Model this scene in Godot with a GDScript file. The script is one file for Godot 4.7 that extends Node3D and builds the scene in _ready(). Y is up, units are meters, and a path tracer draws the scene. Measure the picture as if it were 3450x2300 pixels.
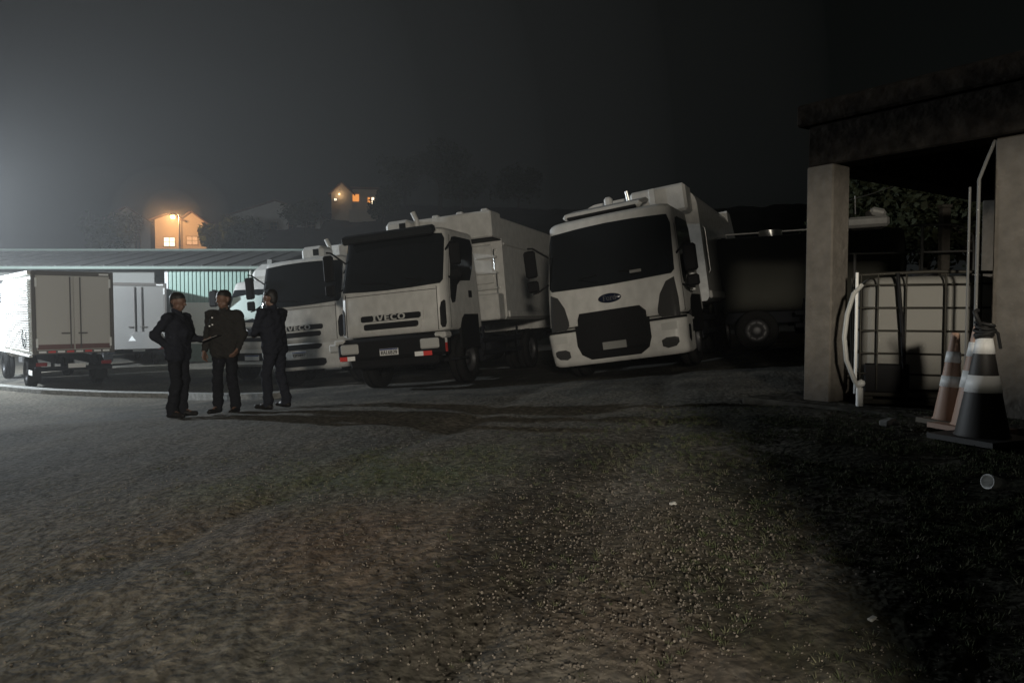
extends Node3D
# A truck yard at night. Camera at the origin looks along -z; +x is right; metres.

const EYE := Vector3(0, 1.6, 0)
const FOCAL := 2510.0          # pixels of a 3450 x 2300 picture
const TILT := -2.42            # degrees
var mats := {}
var used := {}
var rng := RandomNumberGenerator.new()
var rough_noise := FastNoiseLite.new()
var patch_noise := FastNoiseLite.new()
var fold_noise := FastNoiseLite.new()

# ---------------------------------------------------------------- helpers: naming
func numbered(n: String) -> String:
	var k: int = used.get(n, 0)
	used[n] = k + 1
	return n if k == 0 else "%s_%03d" % [n, k]

func tag(o: Node, label: String, category: String, group := "") -> void:
	o.set_meta("label", label)
	o.set_meta("category", category)
	if group != "":
		o.set_meta("group", group)

func thing(called: String, label: String, category: String, at := Vector3.ZERO, turn := 0.0, group := "") -> Node3D:
	var o := Node3D.new()
	o.name = numbered(called)
	add_child(o)
	o.position = at
	o.rotation_degrees.y = turn
	tag(o, label, category, group)
	return o

func holder(called: String, parent: Node, at := Vector3.ZERO) -> Node3D:
	var o := Node3D.new()
	o.name = called
	parent.add_child(o, true)
	o.position = at
	return o

# ---------------------------------------------------------------- helpers: materials
func mk(called: String, r: float, g: float, b: float, rough: float, metal := 0.0) -> StandardMaterial3D:
	var m := StandardMaterial3D.new()
	m.albedo_color = Color(r, g, b).linear_to_srgb()
	m.roughness = rough
	m.metallic = metal
	mats[called] = m
	return m

func noise_image(size: int, sd: int, freq: float, low: float, high: float, oct := 5) -> Image:
	var n := FastNoiseLite.new()
	n.seed = sd
	n.frequency = freq
	n.fractal_octaves = oct
	var im := n.get_seamless_image(size, size)
	im.convert(Image.FORMAT_RGBA8)
	var d := im.get_data()
	var lo := 255
	var hi := 0
	for i in range(0, d.size(), 4):
		lo = mini(lo, d[i])
		hi = maxi(hi, d[i])
	for i in range(0, d.size(), 4):
		var v := int(clampf(lerpf(low, high, float(d[i] - lo) / maxf(1.0, hi - lo)), 0, 1) * 255)
		d[i] = v
		d[i + 1] = v
		d[i + 2] = v
		d[i + 3] = 255
	return Image.create_from_data(size, size, false, Image.FORMAT_RGBA8, d)

func grain(m: StandardMaterial3D, sd: int, freq: float, low: float, high: float, per_metre: float, bump := 0.0, world := false) -> void:
	var im := noise_image(384, sd, freq, low, high)
	m.albedo_texture = ImageTexture.create_from_image(im)
	m.uv1_triplanar = true
	m.uv1_world_triplanar = world
	m.uv1_scale = Vector3.ONE * per_metre
	if bump > 0.0:
		var nm := noise_image(384, sd + 7, freq * 1.7, 0, 1)
		nm.bump_map_to_normal_map(bump)
		m.normal_enabled = true
		m.normal_texture = ImageTexture.create_from_image(nm)

func glow(called: String, c: Color, energy: float) -> StandardMaterial3D:
	var m := mk(called, 0.5, 0.5, 0.5, 0.5)
	m.emission_enabled = true
	m.emission = c
	m.emission_energy_multiplier = energy
	return m

# ---------------------------------------------------------------- helpers: shapes
func S(smooth := false) -> SurfaceTool:
	var st := SurfaceTool.new()
	st.begin(Mesh.PRIMITIVE_TRIANGLES)
	st.set_smooth_group(0 if smooth else -1)
	return st

func put(st: SurfaceTool, called: String, m, parent: Node, at := Vector3.ZERO) -> MeshInstance3D:
	st.generate_normals()
	var o := MeshInstance3D.new()
	o.name = called
	o.mesh = st.commit()
	o.material_override = m if m is Material else mats[m]
	o.position = at
	parent.add_child(o, true)
	return o

func tri(st: SurfaceTool, a: Vector3, b: Vector3, c: Vector3) -> void:
	st.add_vertex(a)
	st.add_vertex(b)
	st.add_vertex(c)

func poly(st: SurfaceTool, p: Array, inside: Vector3) -> void:
	var n: Vector3 = (p[0] - p[2]).cross(p[0] - p[1])
	if n.dot(p[0] - inside) < 0:
		p = p.duplicate()
		p.reverse()
	for i in range(1, p.size() - 1):
		tri(st, p[0], p[i], p[i + 1])

func rbox(st: SurfaceTool, c: Vector3, s: Vector3, r := 0.01, b := Basis()) -> void:
	var h := s / 2
	r = minf(r, minf(h.x, minf(h.y, h.z)) * 0.9)
	var P := func(sx, sy, sz, ax): # the corner point that lies on the face across axis ax
		var v := Vector3(sx * (h.x - (0.0 if ax == 0 else r)), sy * (h.y - (0.0 if ax == 1 else r)), sz * (h.z - (0.0 if ax == 2 else r)))
		return c + b * v
	for g in [-1, 1]:
		poly(st, [P.call(g, -1, -1, 0), P.call(g, 1, -1, 0), P.call(g, 1, 1, 0), P.call(g, -1, 1, 0)], c)
		poly(st, [P.call(-1, g, -1, 1), P.call(1, g, -1, 1), P.call(1, g, 1, 1), P.call(-1, g, 1, 1)], c)
		poly(st, [P.call(-1, -1, g, 2), P.call(1, -1, g, 2), P.call(1, 1, g, 2), P.call(-1, 1, g, 2)], c)
		for k in [-1, 1]:
			poly(st, [P.call(-1, g, k, 1), P.call(1, g, k, 1), P.call(1, g, k, 2), P.call(-1, g, k, 2)], c)
			poly(st, [P.call(g, -1, k, 0), P.call(g, 1, k, 0), P.call(g, 1, k, 2), P.call(g, -1, k, 2)], c)
			poly(st, [P.call(g, k, -1, 0), P.call(g, k, 1, 0), P.call(g, k, 1, 1), P.call(g, k, -1, 1)], c)
			for q in [-1, 1]:
				poly(st, [P.call(g, k, q, 0), P.call(g, k, q, 1), P.call(g, k, q, 2)], c)

func bx(called: String, m, parent: Node, c: Vector3, s: Vector3, r := 0.01, b := Basis()) -> MeshInstance3D:
	var st := S()
	rbox(st, Vector3.ZERO, s, r, b)
	return put(st, called, m, parent, c)

func grid(st: SurfaceTool, rows: Array, close := false) -> void:
	# rows go up, points of a row go to the right, seen from outside
	for j in rows.size() - 1:
		var a: PackedVector3Array = rows[j]
		var b: PackedVector3Array = rows[j + 1]
		var n := a.size()
		for i in (n if close else n - 1):
			var k := (i + 1) % n
			if a[i].distance_squared_to(b[i]) > 1e-12:
				tri(st, a[i], b[i], b[k])
				tri(st, a[i], b[k], a[k])
			else:
				tri(st, a[i], b[k], a[k])

func tube(st: SurfaceTool, pts: Array, r: float, n := 8, r_end := -1.0) -> void:
	if r_end < 0:
		r_end = r
	var rows := []
	var up := Vector3.UP
	for i in pts.size():
		var t: Vector3 = (pts[mini(i + 1, pts.size() - 1)] - pts[maxi(i - 1, 0)]).normalized()
		if absf(t.dot(up)) > 0.95:
			up = Vector3.RIGHT if absf(t.x) < 0.9 else Vector3.BACK
		var u := t.cross(up).normalized()
		var w := u.cross(t).normalized()
		up = w
		var rr := lerpf(r, r_end, float(i) / (pts.size() - 1))
		var row := PackedVector3Array()
		for k in n:
			var g := TAU * k / n
			row.append(pts[i] + (u * cos(g) + w * sin(g)) * rr)
		rows.append(row)
	st.set_smooth_group(0)
	grid(st, rows, true)
	st.set_smooth_group(-1)
	var a: Array = Array(rows[0])
	var b: Array = Array(rows[-1])
	poly(st, a, pts[1])
	poly(st, b, pts[-2])

func tb(called: String, m, parent: Node, pts: Array, r: float, n := 8, r_end := -1.0) -> MeshInstance3D:
	var st := S()
	tube(st, pts, r, n, r_end)
	return put(st, called, m, parent)

func lathe(st: SurfaceTool, prof: Array, n: int, xf := Transform3D(), smooth := true) -> void:
	# prof: [radius, height] from bottom to top, round the y axis
	var rows := []
	for p in prof:
		var row := PackedVector3Array()
		for k in n:
			var g := -TAU * k / n
			row.append(xf * Vector3(p[0] * cos(g), p[1], p[0] * sin(g)))
		rows.append(row)
	st.set_smooth_group(0 if smooth else -1)
	grid(st, rows, true)

func prism(st: SurfaceTool, shape: PackedVector2Array, z0: float, z1: float, xf := Transform3D(), smooth := false) -> void:
	var idx := Geometry2D.triangulate_polygon(shape)
	var n := shape.size()
	var ccw := not Geometry2D.is_polygon_clockwise(shape)
	st.set_smooth_group(-1)
	for i in range(0, idx.size(), 3):
		var a := shape[idx[i]]
		var b := shape[idx[i + 1]]
		var c := shape[idx[i + 2]]
		var turn := (b - a).cross(c - a)
		if turn < 0:
			var t := b
			b = c
			c = t
		tri(st, xf * Vector3(a.x, a.y, z1), xf * Vector3(c.x, c.y, z1), xf * Vector3(b.x, b.y, z1))
		tri(st, xf * Vector3(a.x, a.y, z0), xf * Vector3(b.x, b.y, z0), xf * Vector3(c.x, c.y, z0))
	st.set_smooth_group(1 if smooth else -1)
	for i in n:
		var a := shape[i if ccw else n - 1 - i]
		var b := shape[(i + 1) % n if ccw else (n * 2 - 2 - i) % n]
		tri(st, xf * Vector3(a.x, a.y, z0), xf * Vector3(a.x, a.y, z1), xf * Vector3(b.x, b.y, z1))
		tri(st, xf * Vector3(a.x, a.y, z0), xf * Vector3(b.x, b.y, z1), xf * Vector3(b.x, b.y, z0))
	st.set_smooth_group(-1)

func pr(called: String, m, parent: Node, shape: Array, z0: float, z1: float, at := Vector3.ZERO, b := Basis(), smooth := false) -> MeshInstance3D:
	var p := PackedVector2Array()
	for q in shape:
		p.append(Vector2(q[0], q[1]))
	var st := S()
	prism(st, p, z0, z1, Transform3D(b, Vector3.ZERO), smooth)
	return put(st, called, m, parent, at)

func lettering(called: String, text: String, m, parent: Node, at: Vector3, height: float, width: float, face := "Droid Sans", weight := 700, italic := false) -> MeshInstance3D:
	var f := SystemFont.new()
	f.font_names = PackedStringArray([face])
	f.font_weight = weight
	f.font_italic = italic
	var t := TextMesh.new()
	t.text = text
	t.font = f
	t.font_size = 64
	t.pixel_size = 0.01
	t.depth = 0.02
	var o := MeshInstance3D.new()
	o.name = called
	o.mesh = t
	o.material_override = mats[m]
	parent.add_child(o, true)
	var ab := t.get_aabb()
	o.position = at
	o.scale = Vector3(width / maxf(ab.size.x, 0.01), height / maxf(ab.size.y, 0.01), 0.4)
	return o

# ---------------------------------------------------------------- the lie of the land
const LIE := [[-60, -0.6], [-30, -0.55], [-17, -0.52], [-13.5, -0.48], [-12, -0.37], [-9.5, -0.13], [-8.3, -0.08], [-6.1, 0.13], [-5, 0.22], [-2.6, 0.45], [-0.6, 0.7], [0.6, 0.75], [2.5, 0.8], [10, 0.95], [60, 1.2]]
const CREST := [[-0.9, -1], [-0.62, 0], [-0.52, 7.5], [-0.42, 9.5], [-0.3, 12.0], [-0.24, 15.0], [-0.15, 17.5], [0.1, 16.0], [0.35, 15.0], [0.9, 14.0]]

func along(table: Array, s: float) -> float:
	if s <= table[0][0]:
		return table[0][1]
	for i in range(1, table.size()):
		if s <= table[i][0]:
			var t: float = (s - table[i - 1][0]) / (table[i][0] - table[i - 1][0])
			return lerpf(table[i - 1][1], table[i][1], t)
	return table[-1][1]

func gh(x: float, z: float) -> float:
	var s := 0.94 * x + 0.342 * z
	var h := (along(LIE, s - 0.7) + along(LIE, s) + along(LIE, s + 0.7)) / 3.0
	h += 0.13 * smoothstep(-13.0, -10.2, z) * (1.0 - smoothstep(-2.0, 1.0, x))
	var r2 := x * x + z * z
	h = lerpf(h, 0.12 + 0.05 * x, exp(-r2 / 10.0))
	var d := -z
	if d > 42:
		var top := along(CREST, x / d)
		var up := 13.5 * (d - 45.0) / 50.0
		up = minf(maxf(up, 0.0), maxf(top, 0.0) + maxf(0, d - 95) * 0.015)
		h += up
	return h

func gp(px: float, py: float) -> Vector3:
	# the point of the ground seen at this pixel of a 2352 x 1568 picture
	var v := Vector3((px * 1.46684 - 1725.0) / FOCAL, -(py * 1.46684 - 1150.0) / FOCAL, -1).rotated(Vector3.RIGHT, deg_to_rad(TILT))
	var t := 0.5
	while t < 300:
		var p := EYE + v * t
		if p.y < gh(p.x, p.z):
			return Vector3(p.x, gh(p.x, p.z), p.z)
		t += 0.02 + t * 0.002
	return EYE + v * 300

func at_depth(px: float, py: float, depth: float) -> Vector3:
	var v := Vector3((px * 1.46684 - 1725.0) / FOCAL, -(py * 1.46684 - 1150.0) / FOCAL, -1).rotated(Vector3.RIGHT, deg_to_rad(TILT))
	return EYE + v * (depth / -v.z)

func seat(o: Node3D, x: float, z: float, yaw: float, half: float, z_front: float, z_rear: float, lift := 0.0) -> void:
	# sets a vehicle on its four wheels
	var b := Basis(Vector3.UP, deg_to_rad(yaw))
	var q := []
	for c in [[-half, z_front], [half, z_front], [-half, z_rear], [half, z_rear]]:
		var w: Vector3 = Vector3(x, 0, z) + b * Vector3(c[0], 0, c[1])
		q.append(Vector3(w.x, gh(w.x, w.z), w.z))
	var right: Vector3 = ((q[1] - q[0]) + (q[3] - q[2])).normalized()
	var front: Vector3 = ((q[0] - q[2]) + (q[1] - q[3])).normalized()
	var up := front.cross(right).normalized()
	front = right.cross(up).normalized()
	var mid: Vector3 = (q[0] + q[1] + q[2] + q[3]) / 4.0
	o.basis = Basis(right, up, front)
	o.position = mid - front * (z_front + z_rear) / 2.0 + up * lift

# ---------------------------------------------------------------- vehicles
func cab_at(C: Dictionary, a: float, y: float, off: float, inset := 0.0) -> Vector3:
	var low: float = C.get("wy0", C.y0)
	var k := clampf((y - low) / (C.y1 - low), 0, 1)
	var hw: float = lerpf(C.w0, C.w1, k * k) - inset
	var zf: float = along(C.nose, y) - inset
	var r: float = C.r
	var flat := hw - r
	var t := absf(a)
	var g := signf(a)
	var bow: float = C.bow * pow(minf(t, flat) / flat, 2.0)
	if t <= flat:
		return Vector3(a, y, zf - bow + off)
	if t <= flat + r * PI / 2:
		var q := (t - flat) / r
		return Vector3(g * (flat + sin(q) * (r + off)), y, zf - bow - r + cos(q) * (r + off))
	return Vector3(g * (hw + off), y, zf - bow - r - (t - flat - r * PI / 2))

func cab_shell(C: Dictionary, called: String, m, parent: Node) -> MeshInstance3D:
	var levels := []
	var y: float = C.y0
	levels.append([y, 0.05])
	levels.append([y + 0.04, 0.0])
	for k in range(1, 9):
		levels.append([lerpf(y + 0.04, C.y1, k / 8.0), 0.0])
	for e in [[0.03, 0.015], [0.06, 0.05], [0.085, 0.12], [0.1, 0.25]]:
		levels.append([C.y1 + e[0], e[1]])
	var rows := []
	for l in levels:
		var row := PackedVector3Array()
		var low: float = C.get("wy0", C.y0)
		var k := clampf((l[0] - low) / (C.y1 - low), 0, 1)
		var hw: float = lerpf(C.w0, C.w1, k * k) - l[1]
		var flat: float = hw - C.r
		var arc: float = C.r * PI / 2
		var side: float = along(C.nose, l[0]) - l[1] - C.bow - C.r - (C.back + l[1])
		var reach := []
		for i in 6:
			reach.append(flat * i / 6.0)
		for i in 5:
			reach.append(flat + arc * i / 5.0)
		for i in 6:
			reach.append(flat + arc + side * i / 5.0)
		for i in range(reach.size() - 1, 0, -1):
			row.append(cab_at(C, -reach[i], l[0], 0, l[1]))
		for v in reach:
			row.append(cab_at(C, v, l[0], 0, l[1]))
		rows.append(row)
	var st := S(true)
	grid(st, rows)
	st.set_smooth_group(-1)
	for j in rows.size() - 1: # the rear wall
		var a: PackedVector3Array = rows[j]
		var b: PackedVector3Array = rows[j + 1]
		poly(st, [a[0], b[0], b[-1], a[-1]], Vector3(0, a[0].y, C.back + 1))
	poly(st, Array(rows[-1]), Vector3(0, C.y0, C.back / 2))
	poly(st, Array(rows[0]), Vector3(0, C.y1, C.back / 2))
	return put(st, called, m, parent)

func patch(C: Dictionary, cols: Array, off: float, called: String, m, parent: Node, thick := 0.02) -> MeshInstance3D:
	# a panel that follows the cab: cols are [distance round the front, lower edge, upper edge]
	var A := []
	for i in cols.size() - 1:
		var n := maxi(1, int(ceil(absf(cols[i + 1][0] - cols[i][0]) / 0.07)))
		for k in n:
			var t := float(k) / n
			A.append([lerpf(cols[i][0], cols[i + 1][0], t), lerpf(cols[i][1], cols[i + 1][1], t), lerpf(cols[i][2], cols[i + 1][2], t)])
	A.append(cols[-1])
	var rows := []
	for j in 7:
		var row := PackedVector3Array()
		for c in A:
			row.append(cab_at(C, c[0], lerpf(c[1], c[2], j / 6.0), off))
		rows.append(row)
	var st := S(true)
	grid(st, rows)
	st.set_smooth_group(-1)
	var rim := []
	for i in A.size():
		rim.append([A[i][0], A[i][1]])
	for i in range(A.size() - 1, -1, -1):
		rim.append([A[i][0], A[i][2]])
	for i in rim.size():
		var p: Array = rim[i]
		var q: Array = rim[(i + 1) % rim.size()]
		var p1 := cab_at(C, p[0], p[1], off)
		var q1 := cab_at(C, q[0], q[1], off)
		var p0 := cab_at(C, p[0], p[1], off - thick)
		var q0 := cab_at(C, q[0], q[1], off - thick)
		tri(st, p1, q1, q0)
		tri(st, p1, q0, p0)
	return put(st, called, m, parent)

func wheel(parent: Node, at: Vector3, R: float, w: float, out: float) -> void:
	var o := holder("wheel", parent, at)
	var turn := Basis(Vector3.BACK, -PI / 2 * out)
	var xf := Transform3D(turn, Vector3.ZERO)
	var st := S()
	lathe(st, [[R * 0.58, -w / 2], [R * 0.9, -w / 2], [R * 0.98, -w * 0.42], [R, -w * 0.3], [R, -w * 0.02], [R * 0.985, -w * 0.02], [R * 0.985, w * 0.02], [R, w * 0.02], [R, w * 0.3], [R * 0.98, w * 0.42], [R * 0.9, w / 2], [R * 0.6, w / 2], [R * 0.56, w * 0.4]], 30, xf)
	put(st, "tyre", "rubber", o)
	st = S()
	lathe(st, [[R * 0.57, w * 0.44], [R * 0.55, w * 0.3], [R * 0.5, w * 0.12], [R * 0.3, w * 0.1], [R * 0.26, w * 0.3], [R * 0.14, w * 0.36], [0.001, w * 0.37]], 24, xf)
	for k in 8:
		var g := TAU * k / 8
		rbox(st, xf * Vector3(cos(g) * R * 0.38, w * 0.13, sin(g) * R * 0.38), Vector3(0.04, 0.04, 0.04), 0.008)
	put(st, "rim", "wheel_steel", o)

func plate(parent: Node, at: Vector3, text: String, w := 0.4, h := 0.13) -> void:
	var p := bx("number_plate", "plate_white", parent, at, Vector3(w, h, 0.012), 0.003)
	bx("plate_band", "plate_blue", p, Vector3(0, h * 0.38, 0.008), Vector3(w * 0.96, h * 0.18, 0.003), 0.0005)
	if text != "":
		lettering("plate_number", text, "ink", p, Vector3(0, -h * 0.1, 0.007), h * 0.56, w * 0.86)

func tape(parent: Node, at: Vector3, size: Vector3, red_first: bool, upright := false) -> void:
	# a red and white reflective strip
	for k in 2:
		var s := size
		var o := Vector3.ZERO
		if upright:
			s.y = size.y / 2
			o.y = (k - 0.5) * size.y / 2
		else:
			s.x = size.x / 2
			o.x = (k - 0.5) * size.x / 2
		bx("reflective_tape", "tape_red" if (k == 0) == red_first else "tape_white", parent, at + o, s, 0.001)

func mirror(parent: Node, at: Vector3, g: float, h := 0.62) -> void:
	var st := S()
	tube(st, [Vector3(-g * 0.3, 0.2, -0.18), Vector3(-g * 0.08, h * 0.5, 0), Vector3(g * 0.02, h * 0.52, 0.0)], 0.018, 6)
	tube(st, [Vector3(-g * 0.3, -0.25, -0.18), Vector3(-g * 0.08, -h * 0.5, 0), Vector3(g * 0.02, -h * 0.52, 0.0)], 0.018, 6)
	rbox(st, Vector3(0, 0.12, 0), Vector3(0.22, h * 0.62, 0.1), 0.035)
	rbox(st, Vector3(0, -h * 0.36, 0), Vector3(0.21, h * 0.26, 0.09), 0.03)
	var m := put(st, "mirror", "black_plastic", parent, at)
	bx("mirror_glass", "glass", m, Vector3(0, 0.12, -0.052), Vector3(0.19, h * 0.55, 0.006), 0.002)

func chassis(t: Node, w: float, z_front: float, z_rear: float, tail: float, R: float, twin := true) -> void:
	var f := S()
	for g in [-1, 1]:
		rbox(f, Vector3(g * 0.42, R + 0.28, (tail - 0.2) / 2), Vector3(0.09, 0.26, -tail - 0.2), 0.01)
	for z in [z_front, (z_front + z_rear) / 2, z_rear, tail + 0.3]:
		rbox(f, Vector3(0, R + 0.26, z), Vector3(0.9, 0.18, 0.12), 0.01)
	put(f, "chassis_frame", "chassis", t)
	for z in [z_front, z_rear]:
		tb("axle", "chassis", t, [Vector3(-w, R, z), Vector3(0, R + 0.02, z), Vector3(w, R, z)], 0.075, 8)
	for g in [-1, 1]:
		wheel(t, Vector3(g * w, R, z_front), R, 0.3, g)
		wheel(t, Vector3(g * (w - 0.02), R, z_rear), R, 0.28, g)
		if twin:
			wheel(t, Vector3(g * (w - 0.36), R, z_rear), R, 0.28, g)
	var s := S()
	lathe(s, [[0.001, -0.5], [0.26, -0.5], [0.29, -0.46], [0.29, 0.46], [0.26, 0.5], [0.001, 0.5]], 18, Transform3D(Basis(Vector3.RIGHT, PI / 2), Vector3.ZERO))
	put(s, "fuel_tank", "chassis", t, Vector3(0.83, R + 0.14, (z_front + z_rear) / 2 + 0.35))
	for g in [-1, 1]:
		var gd := S()
		for y in [0.55, 0.82]:
			rbox(gd, Vector3(g * (w + 0.1), y, (z_front + z_rear) / 2), Vector3(0.03, 0.1, absf(z_rear - z_front) - 1.6), 0.008)
		for z in [z_front - 1.0, z_rear + 1.0]:
			rbox(gd, Vector3(g * (w + 0.07), 0.78, z), Vector3(0.04, 0.7, 0.06), 0.006)
		put(gd, "side_guard", "chassis", t)

func compactor(t: Node, z0: float, z1: float, y0: float, y1: float, hw: float, round_top: float, m, ribs := 5) -> MeshInstance3D:
	# a rear loader's box: shell with ribs, tailgate, rails on the roof
	var p := [[-hw, y0], [-hw, y0 + 0.25]]
	p = [[-hw + 0.06, y0], [hw - 0.06, y0], [hw, y0 + 0.08]]
	for k in 9:
		var g := PI / 2 * k / 8
		p.append([hw - round_top + cos(g) * round_top, y1 - round_top + sin(g) * round_top])
	for k in 9:
		var g := PI / 2 + PI / 2 * k / 8
		p.append([-hw + round_top + cos(g) * round_top, y1 - round_top + sin(g) * round_top])
	p.append([-hw, y0 + 0.08])
	var body := pr("compactor_body", m, t, p, z1, z0, Vector3.ZERO, Basis(), round_top > 0.2)
	for k in ribs:
		var z := lerpf(z0 - 0.5, z1 + 0.4, k / 4.0)
		for g in [-1, 1]:
			bx("rib", m, body, Vector3(g * (hw + 0.022), (y0 + y1 - round_top) / 2, z), Vector3(0.05, y1 - round_top - y0 - 0.25, 0.09), 0.015)
	for g in [-1, 1]:
		bx("lower_rail", m, body, Vector3(g * (hw + 0.02), y0 + 0.12, (z0 + z1) / 2), Vector3(0.06, 0.16, z0 - z1 - 0.1), 0.02)
		if round_top < 0.2:
			bx("upper_rail", m, body, Vector3(g * (hw + 0.016), y1 - 0.62, (z0 + z1) / 2), Vector3(0.04, 0.07, z0 - z1 - 0.1), 0.015)
	var tg := [[z1, y0 - 0.25], [z1, y1 - 0.02], [z1 - 0.5, y1 - 0.05], [z1 - 1.5, y0 + 1.2], [z1 - 1.6, y0 - 0.3]]
	var st := S()
	var sh := PackedVector2Array()
	for q in tg:
		sh.append(Vector2(q[0], q[1]))
	prism(st, sh, -hw + 0.01, hw - 0.01, Transform3D(Basis(Vector3(0, 0, 1), Vector3.UP, Vector3(1, 0, 0)), Vector3.ZERO))
	put(st, "tailgate", m, t)
	return body

func cab_window(C: Dictionary, cab: Node, lower: float, upper: float, dip: float, start: float, finish: float) -> void:
	# side windows whose lower edge drops towards the front
	for g in [-1.0, 1.0]:
		var c := [[start, dip + 0.12, upper - 0.14], [start + 0.06, dip, upper - 0.03], [start + 0.2, dip + 0.02, upper], [start + 0.36, lower - 0.1, upper], [start + 0.5, lower, upper], [finish - 0.12, lower + 0.02, upper], [finish, lower + 0.3, upper - 0.16]]
		var q := []
		for e in c:
			q.append([g * e[0], e[1], e[2]])
		if g < 0:
			q.reverse()
		patch(C, q, 0.008, "side_window", "glass", cab)
	
func square_truck(label: String, white_bumper: bool, number: String, x: float, z: float, yaw: float) -> Node3D:
	var t := thing("garbage_truck", label, "truck", Vector3.ZERO, 0, "white compactor trucks with slotted grilles")
	var C := {"w0": 1.16, "w1": 1.08, "y0": 1.08, "wy0": 0.5, "y1": 3.02, "r": 0.2, "bow": 0.05, "back": -1.85, "nose": [[0.4, 0.02], [1.1, 0.0], [1.95, -0.04], [3.0, -0.34], [3.3, -0.42]]}
	var P = "paint_b" if white_bumper else "paint"
	var cab := cab_shell(C, "cab", P, t)
	var ws := patch(C, [[-1.12, 2.05, 2.86], [-1.06, 1.98, 2.96], [-0.5, 1.95, 2.99], [0, 1.94, 3.0], [0.5, 1.95, 2.99], [1.06, 1.98, 2.96], [1.12, 2.05, 2.86]], 0.008, "windscreen", "glass", cab)
	for g in [-1, 1]: # wipers
		var st := S()
		tube(st, [cab_at(C, g * 0.08 + 0.3, 1.97, 0.03), cab_at(C, g * 0.4 + 0.35, 2.08, 0.03), cab_at(C, g * 0.5 - 0.1, 2.13, 0.03)], 0.011, 5)
		put(st, "wiper", "black_plastic", cab)
	cab_window(C, cab, 2.05, 2.94, 1.6, 1.36, 2.5)
	if not white_bumper:
		bx("sun_visor", "dark_glass", cab, Vector3(0, 3.02, -0.2), Vector3(1.98, 0.16, 0.24), 0.04, Basis(Vector3.RIGHT, 0.35))
	# grille: two slots with a raised lip, lettering in the upper one
	var slots := [[1.36, 1.48, 0.66], [1.2, 1.32, 0.6]]
	for s in slots:
		patch(C, [[-s[2] - 0.04, s[0] - 0.035, s[1] + 0.03], [-s[2], s[0] - 0.045, s[1] + 0.04], [s[2], s[0] - 0.045, s[1] + 0.04], [s[2] + 0.05, s[0] - 0.02, s[1] + 0.03]], 0.022, "grille_surround", P, cab, 0.035)
		patch(C, [[-s[2] + 0.02, s[0] + 0.02, s[1] - 0.02], [-s[2] + 0.06, s[0], s[1]], [s[2] - 0.04, s[0], s[1]], [s[2], s[0] + 0.03, s[1] - 0.02]], 0.026, "grille_slot", "black_plastic", cab)
	lettering("badge_lettering", "IVECO", "letter_grey", cab, Vector3(0, 1.42, 0.03), 0.11, 0.7)
	for g in [-1.0, 1.0]:
		var cc := [[g * 1.03, 1.2, 1.5], [g * 1.06, 1.14, 1.62], [g * 1.12, 1.14, 1.66], [g * 1.15, 1.22, 1.64]]
		if g < 0:
			cc.reverse()
		patch(C, cc, 0.012, "air_slot", "black_plastic", cab)
		var seam := [[g * 0.985, 1.1, 1.93], [g * 0.997, 1.1, 1.93]]
		var seam2 := [[g * 1.3, 1.12, 2.95], [g * 1.315, 1.12, 2.95]]
		if g < 0:
			seam.reverse()
			seam2.reverse()
		patch(C, [[-1.0, 1.875, 1.885], [1.0, 1.875, 1.885]], 0.004, "panel_gap", "black_plastic", cab) if g > 0 else null
		patch(C, seam, 0.004, "panel_gap", "black_plastic", cab)
		patch(C, seam2, 0.004, "door_gap", "black_plastic", cab)
		var arch := [[g * 1.75, 0.7, 1.14], [g * 1.85, 0.7, 1.3], [g * 1.98, 0.7, 1.38], [g * 2.7, 0.7, 1.38]]
		if g < 0:
			arch.reverse()
		patch(C, arch, 0.012, "wheel_arch", "black_plastic", cab, 0.05)
		var hd := [[g * 2.28, 1.72, 1.86], [g * 2.42, 1.72, 1.86]]
		if g < 0:
			hd.reverse()
		patch(C, hd, 0.02, "door_handle", "black_plastic", cab)
	mirror(t, Vector3(-1.36, 2.38, -0.16), -1, 0.86)
	mirror(t, Vector3(1.34, 2.4, -0.3), 1, 0.7)
	# bumper
	if not white_bumper:
		var bm := S()
		rbox(bm, Vector3(0, 0.84, -0.05), Vector3(2.3, 0.42, 0.36), 0.06)
		rbox(bm, Vector3(0, 0.56, -0.12), Vector3(1.9, 0.2, 0.24), 0.04)
		var b := put(bm, "bumper", "black_plastic", t)
		for g in [-1, 1]:
			bx("headlight", "lens", b, Vector3(g * 0.86, 0.86, 0.125), Vector3(0.4, 0.2, 0.06), 0.03)
			bx("bumper_end", P, b, Vector3(g * 1.08, 1.0, -0.02), Vector3(0.24, 0.12, 0.3), 0.03)
			bx("step", "chassis", b, Vector3(g * 1.1, 0.52, -0.7), Vector3(0.2, 0.05, 0.5), 0.01)
		tape(b, Vector3(0.72, 0.68, 0.137), Vector3(0.36, 0.085, 0.006), false)
		tape(b, Vector3(-0.92, 0.68, 0.137), Vector3(0.34, 0.085, 0.006), true)
		tape(b, Vector3(1.156, 0.85, 0.02), Vector3(0.006, 0.34, 0.09), true, true)
		plate(b, Vector3(0.0, 0.76, 0.137), number)
	if white_bumper:
		# the painted bumper goes down in one piece with the front
		var L := {"w0": 1.17, "w1": 1.16, "y0": 0.42, "y1": 1.02, "r": 0.22, "bow": 0.06, "back": -0.55, "nose": [[0.4, -0.02], [0.7, 0.03], [1.3, 0.02]]}
		var b := cab_shell(L, "bumper", P, t)
		for q in [[0.9, 1.03, 0.6], [0.5, 0.68, 0.68]]:
			patch(L, [[-q[2], q[0] + 0.06, q[1] - 0.02], [-q[2] + 0.08, q[0], q[1]], [q[2] - 0.08, q[0], q[1]], [q[2], q[0] + 0.06, q[1] - 0.02]], 0.006, "grille_slot", "black_plastic", b)
		plate(b, Vector3(0.0, 0.79, 0.05), number)
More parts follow.
